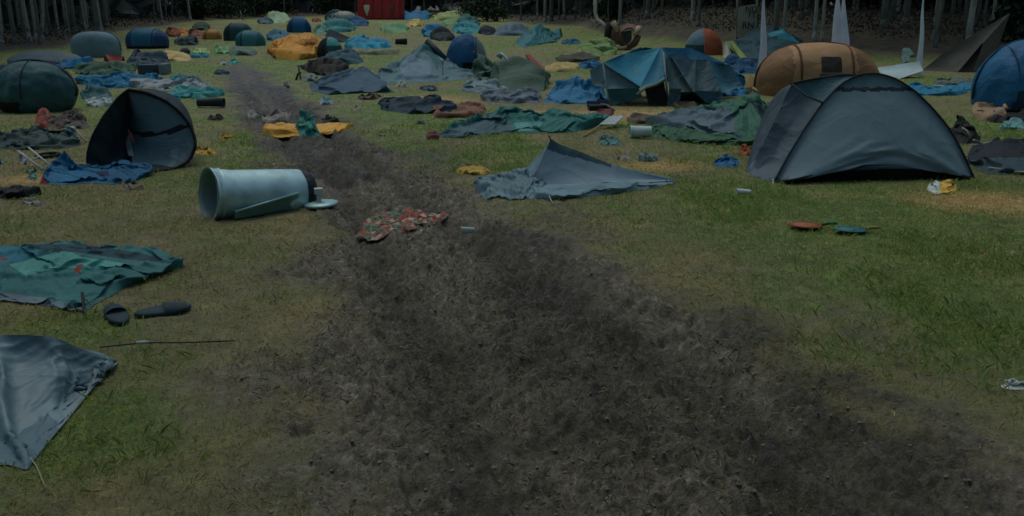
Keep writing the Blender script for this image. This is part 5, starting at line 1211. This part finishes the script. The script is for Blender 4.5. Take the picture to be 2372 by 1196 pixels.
pile('collapsed_tent', 'flat green tent strip behind the long blue groundsheet', 'tent', 170, 152, 332, 180, (54, 78, 64), 3, 22, seed=110, flat=.8)
pile('collapsed_tent', 'dark slate collapsed tent right of the small red tent', 'tent', 286, 122, 408, 160, (48, 64, 74), 3, 24, seed=111, flat=.6)
bx = empty('storage_box', gp(352, 172), 'dark slate box with a pale end, behind the blue groundsheet', 'box'); Yx = Yg(174)
MB().box(at(348, 160, Yx + .3), (.50, .5, .26), -.1).build('body', fabric((46, 60, 70), .5), bx, smooth=False, bevel=.02); MB().box(at(382, 159, Yx + .28), (.16, .46, .27), -.1).build('pale_end', fabric((96, 110, 120), .5), bx, smooth=False, bevel=.015)
d = Dome(108, 150, 165, 117, .8, 1.0, 1.0, .05, 0, seed=14); e = empty('dome_tent', d.loc, 'low slumped blue-grey tent showing above the round teal pop-up', 'tent')
d.canopy(e, {'canopy': fabric((64, 80, 92), .5), 'pale_edge': fabric((84, 88, 90), .5)}, lambda q, c: np.where((q[:, 0] > .62), 'pale_edge', 'canopy'), 40, 16, .05, 5)
pile('collapsed_tent', 'grey-green slumped tent at the left edge behind the round teal pop-up', 'tent', -70, 136, 40, 186, (60, 70, 68), 2, 18, seed=112, flat=.3)
pile('groundsheet', 'blue tarpaulin behind the round teal pop-up', 'tarpaulin', 126, 140, 228, 162, (30, 76, 112), 3, 18, seed=113, flat=.7)
Yd_ = Yg(150); e = empty('childs_tent', gp(262, 150), 'small faded red tent half folded under the oval grey tent', 'tent')
grid_parts(quad([at(243, 126, Yd_ + .3), at(286, 130, Yd_ + .2), at(278, 148, Yd_ - .1), at(258, 150, Yd_ - .2)], 12, 1.05), {'panel': fabric((120, 62, 54), .6)}, None, e)
grid_parts(quad([at(243, 126, Yd_ + .3), at(258, 150, Yd_ - .2), at(246, 150, Yd_), at(240, 138, Yd_ + .4)], 8, 1.03), {'side': fabric((70, 34, 32), .6)}, None, e)
grid_parts(quad([at(243, 126, Yd_ + .3), at(286, 130, Yd_ + .2), at(290, 142, Yd_ + 1.0), at(240, 142, Yd_ + 1.0)], 8, 1.03), {'back': fabric((100, 56, 50), .6)}, None, e)
# two oval pop-ups
d = Dome(226, 133, 108, 73, .55, .72, .72, .55, 0, seed=15); e = empty('popup_tent', d.loc, 'pale grey oval pop-up tent before the wood on the left', 'tent')
d.canopy(e, {'canopy': fabric((84, 106, 118), .5, .05)}, None, 48, 20, .012, 3); d.hoop('y', .0, .022, e, fabric((60, 80, 90), .5), 'hoop')
d = Dome(343, 113, 92, 65, .8, .8, .78, .45, 0, seed=16); e = empty('popup_tent', d.loc, 'dark blue rounded pop-up tent right of the pale oval one', 'tent')
d.canopy(e, {'canopy': fabric((28, 68, 96), .5, .1), 'side_panel': fabric((22, 46, 82), .5), 'dark_low_edge': fabric((14, 22, 30), .6)}, lambda q, c: np.where(q[:, 2] < -.25, 'dark_low_edge', np.where(np.abs(q[:, 0]) > .6, 'side_panel', 'canopy')), 48, 20, .02, 4)
d.hoop('x', -.55, .02, e, fabric((20, 40, 64), .5), 'seam'); d.hoop('x', .5, .02, e, fabric((20, 40, 64), .5), 'seam')
# orange row and its neighbours
for a in [('collapsed_tent', 'dull red flattened tent right of the dark blue pop-up', 'tent', 384, 70, 420, 86, (104, 60, 50)), ('collapsed_tent', 'orange flattened tent in the row right of the dull red one', 'tent', 402, 70, 440, 83, (146, 98, 54)),
          ('collapsed_tent', 'brownish red flattened tent left of the small orange dome', 'tent', 436, 72, 476, 92, (98, 66, 56)), ('collapsed_tent', 'dark green flattened tent behind the orange row', 'tent', 444, 63, 490, 72, (36, 52, 38)),
          ('collapsed_tent', 'dark slate oval tent lying folded in front of the orange row', 'tent', 404, 89, 462, 107, (34, 46, 54)), ('collapsed_tent', 'small dark upright tent flap left of the pale green sheets', 'tent', 417, 112, 442, 133, (30, 42, 44)),
          ('groundsheet', 'cream and orange crumpled sheet behind the slate box', 'groundsheet', 364, 128, 448, 143, (140, 122, 82)), ('groundsheet', 'pale yellow-green crumpled sheet beside the small dark flap', 'groundsheet', 440, 113, 490, 126, (122, 138, 92)),
          ('groundsheet', 'pale green crumpled sheet left of the head of the mud track', 'groundsheet', 486, 110, 548, 126, (92, 122, 92)), ('cloth', 'turquoise cloth under the pale yellow-green sheet', 'cloth', 438, 123, 490, 135, (44, 100, 110)),
          ('plastic_bag', 'small white lump at the head of the mud track', 'bag', 508, 140, 530, 151, (130, 136, 138)), ('plastic_bag', 'small turquoise lump at the head of the mud track', 'bag', 530, 137, 554, 150, (62, 122, 126)),
          ('cloth', 'faint blue cloth trodden into the head of the mud track', 'cloth', 494, 164, 536, 174, (44, 64, 78)), ('groundsheet', 'pale grey-green sheet right of the pale green one', 'groundsheet', 520, 116, 600, 130, (66, 84, 76)),
          ('collapsed_tent', 'dark blue flat tent left of the orange collapsed tent', 'tent', 612, 82, 684, 96, (40, 68, 90)), ('groundsheet', 'pale green-white sheet at the far end left of the blue dome', 'groundsheet', 616, 44, 668, 55, (112, 132, 108)),
          ('groundsheet', 'cream sheet arched behind the pale green-white one', 'groundsheet', 618, 38, 652, 46, (124, 126, 104)), ('collapsed_tent', 'grey-blue flattened tent left of the pale green-white sheet', 'tent', 598, 46, 632, 57, (60, 78, 88)),
          ('cloth', 'small dull red cloth right of the far blue dome', 'cloth', 720, 44, 744, 52, (110, 72, 58)), ('collapsed_tent', 'teal flattened tent behind the dark ridge panel', 'tent', 738, 56, 822, 76, (48, 96, 100)),
          ('collapsed_tent', 'pale teal tent fold left of the teal flattened tent', 'tent', 726, 62, 756, 78, (76, 104, 100)), ('collapsed_tent', 'navy strip of tent below the white far dome', 'tent', 800, 48, 862, 62, (30, 56, 84)), ('collapsed_tent', 'slate teal tent half behind the white far dome', 'tent', 752, 36, 800, 52, (38, 60, 66)),
          ('collapsed_tent', 'wide bright blue flattened tent right of the teal dome', 'tent', 796, 92, 916, 120, (36, 88, 116)), ('groundsheet', 'pale strip lying in front of the bright blue flattened tent', 'groundsheet', 800, 118, 930, 128, (92, 96, 78)),
          ('groundsheet', 'cream flat sheet far right of the red container', 'groundsheet', 938, 52, 982, 62, (150, 132, 86)), ('groundsheet', 'pale green long sheet with a dark underside', 'groundsheet', 876, 66, 952, 77, (86, 116, 88)),
          ('collapsed_tent', 'blue flattened tent beside the foot of the red container', 'tent', 930, 38, 1004, 48, (32, 72, 104)), ('groundsheet', 'long pale yellow-green sheet at the far end', 'groundsheet', 1002, 41, 1082, 49, (112, 122, 84)), ('groundsheet', 'small pale green sheet below the long yellow-green one', 'groundsheet', 1026, 54, 1062, 61, (88, 116, 86)),
          ('collapsed_tent', 'teal slumped tent before the far right shrub', 'tent', 1056, 42, 1112, 62, (42, 82, 86)), ('collapsed_tent', 'blue flattened tent left of the dark folded one, middle distance', 'tent', 968, 64, 1050, 88, (32, 76, 110)),
          ('collapsed_tent', 'dark folded tent left of the blue pop-up with the grey side', 'tent', 996, 70, 1050, 97, (28, 38, 42)), ('collapsed_tent', 'bright turquoise heap behind the top of the blue pop-up', 'tent', 1050, 62, 1118, 80, (50, 108, 118)),
          ('collapsed_tent', 'small dark peaked tent left of the lilac-grey sheet', 'tent', 1110, 66, 1146, 82, (28, 38, 46)), ('groundsheet', 'lilac-grey sheet stretched left of the teal peaked tent', 'groundsheet', 1142, 70, 1232, 85, (66, 82, 96)),
          ('collapsed_tent', 'pale green tent heap with dark marks left of the broken armchair', 'tent', 1330, 98, 1428, 132, (84, 102, 66)), ('cloth', 'cream cloth at the left foot of the pale green heap', 'cloth', 1330, 118, 1352, 128, (136, 126, 100)),
          ('collapsed_tent', 'navy strip of tent right of the teal peaked tent', 'tent', 1298, 93, 1346, 104, (38, 66, 84)), ('groundsheet', 'dark flat sheet with a grey lump left of the blue frame tent', 'groundsheet', 1286, 132, 1390, 146, (52, 54, 46)),
          ('collapsed_tent', 'flat blue tent corner left of the blue frame tent', 'tent', 1338, 142, 1398, 160, (32, 74, 112)), ('collapsed_tent', 'grey-green flat fly between the blue pop-up and the olive tent', 'tent', 1096, 128, 1150, 200, (52, 72, 64)),
          ('paper', 'white scrap below the right corner of the slate-blue tent', 'paper', 916, 195, 946, 203, (126, 132, 126)), ('cloth', 'grey-blue rag right of the white scrap', 'cloth', 970, 199, 1018, 212, (62, 78, 88)), ('cloth', 'brownish flat rag under the slate-blue tent', 'rag', 820, 222, 888, 232, (74, 66, 58)),
          ('paper', 'small white paper on the right bank of the track, upper one', 'paper', 652, 194, 680, 200, (112, 112, 106)), ('paper', 'small dull paper on the right bank of the track, lower one', 'paper', 656, 206, 684, 211, (98, 98, 92)), ('paper', 'small white paper in the grass left of the dark navy bundle', 'paper', 818, 252, 840, 258, (124, 126, 112)),
          ('cloth', 'small teal scrap on the grass in front of the brown blanket', 'scrap', 960, 281, 988, 290, (54, 80, 84)), ('plastic_bag', 'white and blue scrap pile on the right verge of the track', 'bag', 734, 224, 776, 243, (110, 134, 148)),
          ('groundsheet', 'grey-white flattened sheet on the track behind the yellow mattress', 'groundsheet', 566, 262, 682, 278, (106, 104, 100)), ('cloth', 'dark crumpled cloth on the track right of the teal bundle', 'cloth', 738, 262, 792, 284, (48, 50, 52)),
          ('paper', 'tiny pale scrap on the mud right of the yellow mattress', 'paper', 878, 312, 892, 318, (108, 106, 96)), ('cloth', 'small yellow rag left of the mud track', 'rag', 502, 310, 552, 323, (138, 118, 62)), ('strap', 'yellow strip of cloth touching the rim of the tipped tent', 'strip', 446, 348, 506, 360, (146, 118, 54)), ('stick', 'dark twig with a pale end left of the track', 'twig', 478, 272, 520, 281, (44, 42, 36)), ('cloth', 'faint brown rag beside the orange bare patch', 'rag', 1424, 366, 1440, 372, (104, 92, 78))]:
    if a[4] < 140: a = a[:7] + (tuple(min(230, int(v * 1.15)) for v in a[7]),)
    flat_ = (a[6] - a[4]) < .22 * (a[5] - a[3]) or a[0] in ('paper', 'strap', 'stick')
    (flat(*a, n=12, amp=.05) if flat_ else pile(*a, 2, 18, flat=.5))
# yellow mattress with a teal bundle on it
heap('air_mattress', 'yellow-orange air mattress lying across the mud track', 'mattress', [(606, 308), (640, 314), (720, 310), (800, 302), (820, 290), (790, 284), (700, 284), (620, 284)], [(650, 303, 280, .4, .35), (720, 300, 288, .4, .4), (780, 296, 284, .35, .4)], (176, 132, 58), 32, amp=.03, seed=121, slack=1.04, relief=.12, ca=.018, cf=1.5)
heap('bundle', 'crumpled teal fabric bundle standing on the yellow mattress', 'bundle', [(676, 308), (712, 316), (748, 308), (750, 294), (715, 286), (678, 292)], [(702, 302, 248, .26, .30), (728, 303, 262, .24, .30), (712, 306, 275, .3, .3)], (50, 104, 98), 26, amp=.06, seed=122, slack=1.12, hold=.97)
# orange tent and teal dome in the centre left
heap('collapsed_tent', 'orange-yellow collapsed tent with two rounded humps, left of centre', 'tent', [(617, 122), (640, 138), (690, 140), (730, 134), (750, 118), (742, 104), (690, 100), (640, 108)], [(715, 124, 79, None, (.55, .45)), (665, 128, 96, 1.6, .5)], (172, 122, 56), 34,
     parts={'red_edge': (88, 50, 34), 'painted_shade': (146, 102, 48)}, keyp=[('red_edge', [(612, 116), (622, 114), (642, 138), (630, 142)]), ('painted_shade', [(690, 92), (735, 88), (735, 110), (700, 108)])], amp=.07, seed=123, slack=1.05)  # darker orange region paints shade onto the same fabric
d = Dome(765, 134, 58, 86, .9, 1.0, 1.0, .25, 0, seed=17); e = empty('dome_tent', d.loc, 'teal dome tent with a dark opening, right behind the orange collapsed tent', 'tent')
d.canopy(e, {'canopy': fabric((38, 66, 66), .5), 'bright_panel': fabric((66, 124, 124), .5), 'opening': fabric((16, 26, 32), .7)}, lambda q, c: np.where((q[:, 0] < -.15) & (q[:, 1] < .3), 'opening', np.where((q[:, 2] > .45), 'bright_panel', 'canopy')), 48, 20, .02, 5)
d.hoop('x', -.15, .03, e, fabric((30, 44, 46), .5), 'hoop')
Ye = Yg(98); e = empty('ridge_tent', gp(785, 98), 'dark navy slanting ridge-tent panel behind the teal dome', 'tent')
grid_parts(quad([at(752, 84, Ye + .5), at(763, 67, Ye + 1.4), at(817, 90, Ye + .6), at(800, 99, Ye - .2)], 12, 1.02), {'panel': fabric((22, 34, 44), .6)}, None, e); grid_parts(quad([at(763, 67, Ye + 1.4), at(817, 90, Ye + .6), at(820, 88, Ye + 3), at(764, 85, Ye + 3)], 10, 1.02), {'back': fabric((26, 44, 52), .6)}, None, e)
# far domes
for (px, pb, w, pt, lb, c1, c2, ex) in [(553, 95, 66, 53, 'dark petrol dome tent behind the teal dome, far left of the track', (26, 50, 58), (22, 42, 48), .8), (581, 107, 68, 70, 'teal dome tent in front of the dark petrol one', (46, 94, 104), (36, 80, 92), .85), (693, 76, 56, 39, 'blue dome tent at the far end left of the white one', (26, 66, 104), (22, 50, 84), .95),
        (798, 50, 56, 26, 'white dome tent at the far end left of the red container', (128, 130, 126), (116, 120, 118), .9), (492, 92, 44, 69, 'small orange dome tent at the end of the orange row', (150, 106, 56), (128, 86, 46), .9)]:
    d = Dome(px, pb, w, pt, .85, ex, ex, .15, 0, seed=px % 50); e = empty('dome_tent', d.loc, lb, 'tent', 'dome tents standing far back')
    d.canopy(e, {'canopy': fabric(c1, .5, .1), 'side_panel': fabric(c2, .5, .1)}, lambda q, c: np.where(np.abs(q[:, 0] - .1) > .5, 'side_panel', 'canopy'), 36, 16, .025, 4)
    d.hoop('x', -.4, .03, e, fabric(tuple(int(v * .7) for v in c2), .5), 'seam')
    if px == 798: d.patch(-.75, -.6, .3, .6, e, fabric((50, 52, 50), .7), 'window', 1.03)
mstick('pole', 'thin pale stick leaning left above the dark petrol dome', 'stick', [gp(563, 48), at(556, 25, Yg(48))], .06, (104, 108, 100))
rubbish('small white lump standing on the far field', 1048, 26, 1058, 38, (132, 138, 132), 'plastic_bag', 'bag', 8)
drumlet('bin', 'small dark box-like bin lying on the field in the middle distance', 'bin', 916, 942, 90, 104, (26, 34, 32))
# teal peaked tent, armchair, banner, red container
heap('collapsed_tent', 'teal tent drawn up to one sharp peak near the right-hand wood', 'tent', [(1192, 100), (1212, 112), (1250, 103), (1290, 98), (1304, 84), (1280, 78), (1240, 80), (1215, 90)], [(1249, 94, 54, None, (1.5, 1.4)), (1298, 86, 66, 1.2, 1.0)], (44, 92, 100), 26, amp=.06, seed=131, slack=1.03, g=.0006)
def armchair():
    Y = Yg(116); k = Y / FPX; e = empty('broken_armchair', gp(1448, 116), 'broken brown armchair-like wooden shell with pale split edges, before the right-hand wood', 'chair')
    br = plain((84, 60, 52), .8); dk = plain((30, 24, 22), .8); pale = plain((140, 122, 104), .8); gy = plain((70, 74, 72), .8)
    def shell(pts_a, pts_b, mat, nm, th=.07):
        A = smooth_curve([at(*p[:2], Y + p[2]) for p in pts_a], 14); B = smooth_curve([at(*p[:2], Y + p[2]) for p in pts_b], 14); P = np.stack([A * (1 - t) + B * t for t in np.linspace(0, 1, 8)], 1)
        o = list(grid_parts(P, {nm: mat}, None, e, 1).values())[0]; s = o.modifiers.new('th', 'SOLIDIFY'); s.thickness = th; s.offset = 0; return o
    shell([(1422, 110, .3), (1416, 84, .1), (1420, 66, .1)], [(1446, 104, -.2), (1440, 84, -.3), (1432, 62, -.1)], br, 'side_shell')
    shell([(1424, 112, .1), (1450, 118, -.3), (1476, 106, .0), (1484, 84, .3)], [(1440, 104, .0), (1456, 104, -.4), (1466, 92, -.2), (1472, 80, .1)], br, 'seat_shell')
    shell([(1436, 66, .2), (1450, 56, .6), (1468, 58, .6), (1482, 70, .3)], [(1438, 76, .0), (1452, 66, .3), (1466, 66, .3), (1472, 80, .0)], plain((104, 80, 70), .8), 'back_shell')
    shell([(1436, 74, .4), (1440, 96, .5), (1450, 106, .4)], [(1462, 70, .6), (1462, 92, .7), (1456, 106, .5)], gy, 'padding', .1)
    for pts, r in (([(1428, 108, -.3), (1440, 113, -.4), (1452, 109, -.4)], .10), ([(1420, 52, .0), (1426, 62, -.1), (1430, 74, -.2)], .14), ([(1480, 66, .2), (1477, 74, .0), (1470, 80, -.1)], .15)):
        MB().tube([at(*p[:2], Y + p[2]) for p in pts], r, 8, r * .5).build('split_edge', pale, e)
    MB().tube([at(1408, 94, Y + .4), at(1410, 72, Y + .4), at(1413, 54, Y + .4)], .17, 8).build('post', dk, e)
    MB().tube([at(1466, 104, Y - .1), at(1474, 92, Y), at(1480, 84, Y + .1)], .09, 8, .05).build('slat', plain((98, 76, 66), .8), e)
    bs = MB().tube([at(1379, -10, Y + 2), at(1379, 30, Y + 1.9), at(1384, 46, Y + 1.7), at(1396, 54, Y + 1.3), at(1404, 66, Y + 1)], .085, 10, .07).build('bent_birch', BIRCH); tag(bs, 'bent birch stem sweeping right at its foot, left of the broken armchair', 'tree trunk')
armchair()
def banner():
    p = hit(1722, 92); Y = p[1]; e = empty('banner', p, 'beige hand-lettered cloth banner hung at the edge of the right-hand wood', 'banner')
    TL, TR, BR_, BL_ = at(1710, 16, Y), at(1752, 9, Y + .1), at(1754, 88, Y), at(1706, 87, Y)
    P = quad([BL_, BR_, TR, TL], 14, 1.004, 5, 10, .0001, .05); grid_parts(P, {'cloth': fabric((126, 122, 110), .8, .1)}, None, e)
    k = Y / FPX
    for tx, px, py, sz in (('NG', 1729, 28, 13), ('TT', 1734, 41, 12), ('RN', 1721, 66, 15)):
        cu = bpy.data.curves.new('lettering', 'FONT'); cu.body = tx; cu.size = sz * k * 1.35; cu.extrude = .01; cu.offset = .012 * sz * k; cu.materials.append(plain((26, 26, 24), .8))
        t0 = bpy.data.objects.new('lettering_curve', cu); COL.objects.link(t0); bpy.context.view_layer.update(); lm = bpy.data.meshes.new_from_object(t0.evaluated_get(bpy.context.evaluated_depsgraph_get())); lm.name = 'lettering'; bpy.data.objects.remove(t0); t = bpy.data.objects.new('lettering', lm); COL.objects.link(t); q = at(px - 3, py, Y - .16); t.location = q - np.asarray(e.location); t.rotation_euler = (math.pi / 2, 0, 0); t.parent = e
    for px in (1708, 1754): MB().tube([at(px, 92, Y + .12), at(px, -14, Y + .12)], .05, 8).build('post', GREYB, e)
banner()
def container():
    Y = Yg(46); k = Y / FPX; e = empty('container', gp(882, 46), 'dark red container at the far end with a pale bottle-shaped emblem', 'container')
    w = 100 * k; c = at(884, 46, Y + 1.2); red = plain((156, 42, 44), .6); H = 2.9
    MB().box((c[0], Y + 1.3, H / 2 + .02), (w, 2.4, H)).build('body', red, e, smooth=False, bevel=.12)
    m = MB()
    for i in range(5): m.box((c[0] - w / 2 + w * (i + .5) / 5 + .25, Y + .06, H / 2), (.10, .07, H * .9))
    m.build('rib', plain((124, 34, 36), .6), e, smooth=False)
    def emb(px, rgb, nm, s=1.0):
        z0 = at(px, 36, Y)[2]; x0 = at(px, 36, Y)[0]; M = Matrix.Translation((x0, Y + .05, z0)) @ Matrix.Scale(.25, 4, (0, 1, 0))
        MB().lathe([(.001, 0), (.12 * s, 0), (.10 * s, .18), (.30 * s, .62), (.32 * s, 1.0), (.18 * s, 1.06), (.001, 1.06)], M, 16).build(nm, plain(rgb, .6), e)
    emb(850, (200, 190, 165), 'emblem'); emb(909, (96, 56, 50), 'emblem', .8)
container()

# ================================================================== GRASS, STRAW AND CLODS (last: they keep clear of what lies on the field)
def clear_of(x, y, grow=1.0):
    ok = np.ones(len(x), bool)
    for G in FOOT:
        c = G.mean(0); H = c + (G - c) * grow; lo, hi = H.min(0), H.max(0)
        b = np.where((x > lo[0]) & (x < hi[0]) & (y > lo[1]) & (y < hi[1]) & ok)[0]
        if len(b): ok[b[poly_in(x[b], y[b], H)]] = False
    return ok
def blades(name, n, y0, y1, hgt, wid, label, cols_fn, dens, seed, lay=.35, smax=.72, power=1.0):
    r = np.random.default_rng(seed)
    y = (y0 ** (power) + (y1 ** power - y0 ** power) * r.random(n)) ** (1 / power); x = y * r.uniform(-smax, smax, n)
    m = mudmask(x, y); k = (r.random(n) < dens(x, y, m)) & (edge_s(x, y) < 1.0)
    k[k] &= clear_of(x[k], y[k], .97)
    x, y, m = x[k], y[k], m[k]; n = len(x)
    z = rise(x, y) + micro(x, y, m)
    s = np.sqrt(y / y0) if power < 1.5 else np.ones(n)
    h = hgt * r.uniform(.45, 1.25, n); w = wid * r.uniform(.7, 1.3, n) * np.maximum(1, y / (y0 * 1.3)) ** .8; a = r.uniform(0, 6.28, n); la = r.uniform(.2, 1.0, n) * lay * 2.4
    base = np.stack([x, y, z - .004], 1); side = np.stack([np.cos(a), np.sin(a), 0 * a], 1) * w[:, None]
    dirv = np.stack([-np.sin(a) * np.sin(la), np.cos(a) * np.sin(la), np.cos(la)], 1) * h[:, None]
    mid = base + dirv * .55 + np.array([0, 0, .06])[None] * h[:, None]; tip = base + dirv * np.array([1.25, 1.25, .85])
    V = np.stack([base - side, base + side, mid + side * .7, tip, mid - side * .7], 1).reshape(-1, 3)
    me = bpy.data.meshes.new(name); me.vertices.add(5 * n); me.vertices.foreach_set('co', V.astype(np.float32).ravel())
    me.loops.add(5 * n); me.loops.foreach_set('vertex_index', np.arange(5 * n, dtype=np.int32)); me.polygons.add(n); me.polygons.foreach_set('loop_start', np.arange(0, 5 * n, 5, dtype=np.int32)); me.update()
    c = cols_fn(x, y, r) * r.uniform(.8, 1.2, (n, 1))
    ca = me.color_attributes.new('tint', 'FLOAT_COLOR', 'POINT'); ca.data.foreach_set('color', np.repeat(np.hstack([c, np.ones((n, 1))]), 5, axis=0).astype(np.float32).ravel())
    me.materials.append(BLADE); o = bpy.data.objects.new(name, me); COL.objects.link(o); return tag(o, label, 'grass', None, 'stuff')
BLADE = attr_mat('blade', .75)
_n = BLADE.node_tree; _t = _n.nodes.new('ShaderNodeBsdfTranslucent'); _mx = _n.nodes.new('ShaderNodeMixShader'); _mx.inputs[0].default_value = .35
_n.links.new(_n.nodes['Attribute'].outputs['Color'], _t.inputs['Color']); _n.links.new(_n.nodes['Principled BSDF'].outputs[0], _mx.inputs[1]); _n.links.new(_t.outputs[0], _mx.inputs[2]); _n.links.new(_mx.outputs[0], _n.nodes['Material Output'].inputs['Surface'])
def mixcol(x, y, r):
    g = greenmask(x, y)[:, None]; s = strawmask(x, y)[:, None]
    gr = np.array(C(68, 82, 44, 2.7)); dr = np.array(C(84, 80, 60, 2.7)); st = np.array(C(112, 98, 72, 2.7))
    p = (r.random((len(x), 1)) < np.clip(g * (.72 + .45 * sstep(10, 18, y)[:, None]), .06, .95))
    c = np.where(p, gr, dr); q = r.random((len(x), 1)) < s * .85
    return np.where(q, st, c)
gd0 = lambda x, y, m: np.clip(1 - m * 1.35, 0, 1) * (.35 + .65 * greenmask(x, y)) * (.35 + .9 * fbm(x * 3, y * 3, 200, 3))
gd = lambda x, y, m: gd0(x, y, m) * (1 - sstep(9, 17, y))
gf = lambda x, y, m: gd0(x, y, m) * sstep(8, 16, y)
blades('grass', 600000, 2.9, 17, .034, .0021, 'short trodden green and straw coloured grass on the near field', mixcol, gd, 901, .5, .95, 1.35)
blades('grass', 240000, 8, 80, .045, .005, 'short grass on the far field among the tents', mixcol, gf, 902, .45, .9, 1.0)
def tuft(x, y, m):
    return np.clip(1 - m * 1.1, 0, 1) * np.clip((fbm(x * 1.3, y * 1.3, 210, 4) - .5) * 5, 0, 1) * greenmask(x, y)
blades('grass_tufts', 110000, 3.2, 15, .085, .0026, 'longer green grass tufts standing in patches', lambda x, y, r: np.array(C(70, 83, 48, 2.75))[None] * np.ones((len(x), 1)), tuft, 903, .4, .92, 1.35)
def strawd(x, y, m): return (.25 + .75 * np.exp(-((m - .35) / .28) ** 2)) * np.clip((fbm(x * 1.6, y * 1.6, 220, 4) - .36) * 3.2, 0, 1) * (1 - .8 * (m > .85))
blades('dead_straw', 110000, 2.9, 16, .05, .0015, 'dead flattened straw and stalks along the edges of the mud', lambda x, y, r: np.where(r.random((len(x), 1)) < .6, np.array(C(86, 80, 62, 2.6)), np.array(C(74, 69, 53, 2.6))), strawd, 904, .64, .66, 1.3)
mudd = lambda x, y, m: np.clip(m * 1.6 - .2, 0, 1) * np.clip((fbm(x * 1.1, y * .8, 240, 4) - .34) * 3, 0, 1)
blades('trodden_stalks', 60000, 2.9, 14, .045, .0017, 'short trodden stalks and roots churned into the mud of the track', lambda x, y, r: np.where(r.random((len(x), 1)) < .5, np.array(C(82, 79, 70, 2.6)), np.array(C(44, 42, 37, 2.5))), mudd, 905, .6, .66, 1.3)
def clods():
    r = np.random.default_rng(55); n = 9000
    y = 3.0 + 11 * r.random(n) ** 1.3; x = y * r.uniform(-.4, .66, n); m = mudmask(x, y)
    k = (r.random(n) < np.clip(m - .25, 0, 1) * np.clip((fbm(x * 1.4, y * 1.4, 230, 3) - .38) * 4, 0, 1)); k[k] &= clear_of(x[k], y[k], 1.0); x, y, m = x[k], y[k], m[k]; n = len(x)
    z = rise(x, y) + micro(x, y, m)
    d = np.array([(1, 0, 0), (-1, 0, 0), (0, 1, 0), (0, -1, 0), (0, 0, 1), (0, 0, -1)], float); f = np.array([(0, 2, 4), (2, 1, 4), (1, 3, 4), (3, 0, 4), (2, 0, 5), (1, 2, 5), (3, 1, 5), (0, 3, 5)])
    s = .006 + .014 * r.random(n) ** 3
    V = d[None] * s[:, None, None] * r.uniform(.55, 1.4, (n, 6, 1)) * np.array([1.3, 1.2, .75]); a = r.uniform(0, 6.28, n); ca, sa = np.cos(a)[:, None], np.sin(a)[:, None]
    X = V[..., 0] * ca - V[..., 1] * sa + x[:, None]; Y = V[..., 0] * sa + V[..., 1] * ca + y[:, None]; Z = V[..., 2] + z[:, None] + s[:, None] * .3
    F = (f[None] + (np.arange(n) * 6)[:, None, None]).reshape(-1, 3)
    o = mesh_obj('mud_clods', np.stack([X, Y, Z], -1).reshape(-1, 3), F, plain((58, 55, 49), .85, k=2.5)); tag(o, 'loose clods of dark mud scattered over the track', 'mud', None, 'stuff')
    md = o.modifiers.new('sub', 'SUBSURF'); md.levels = 0; md.render_levels = 1
clods()
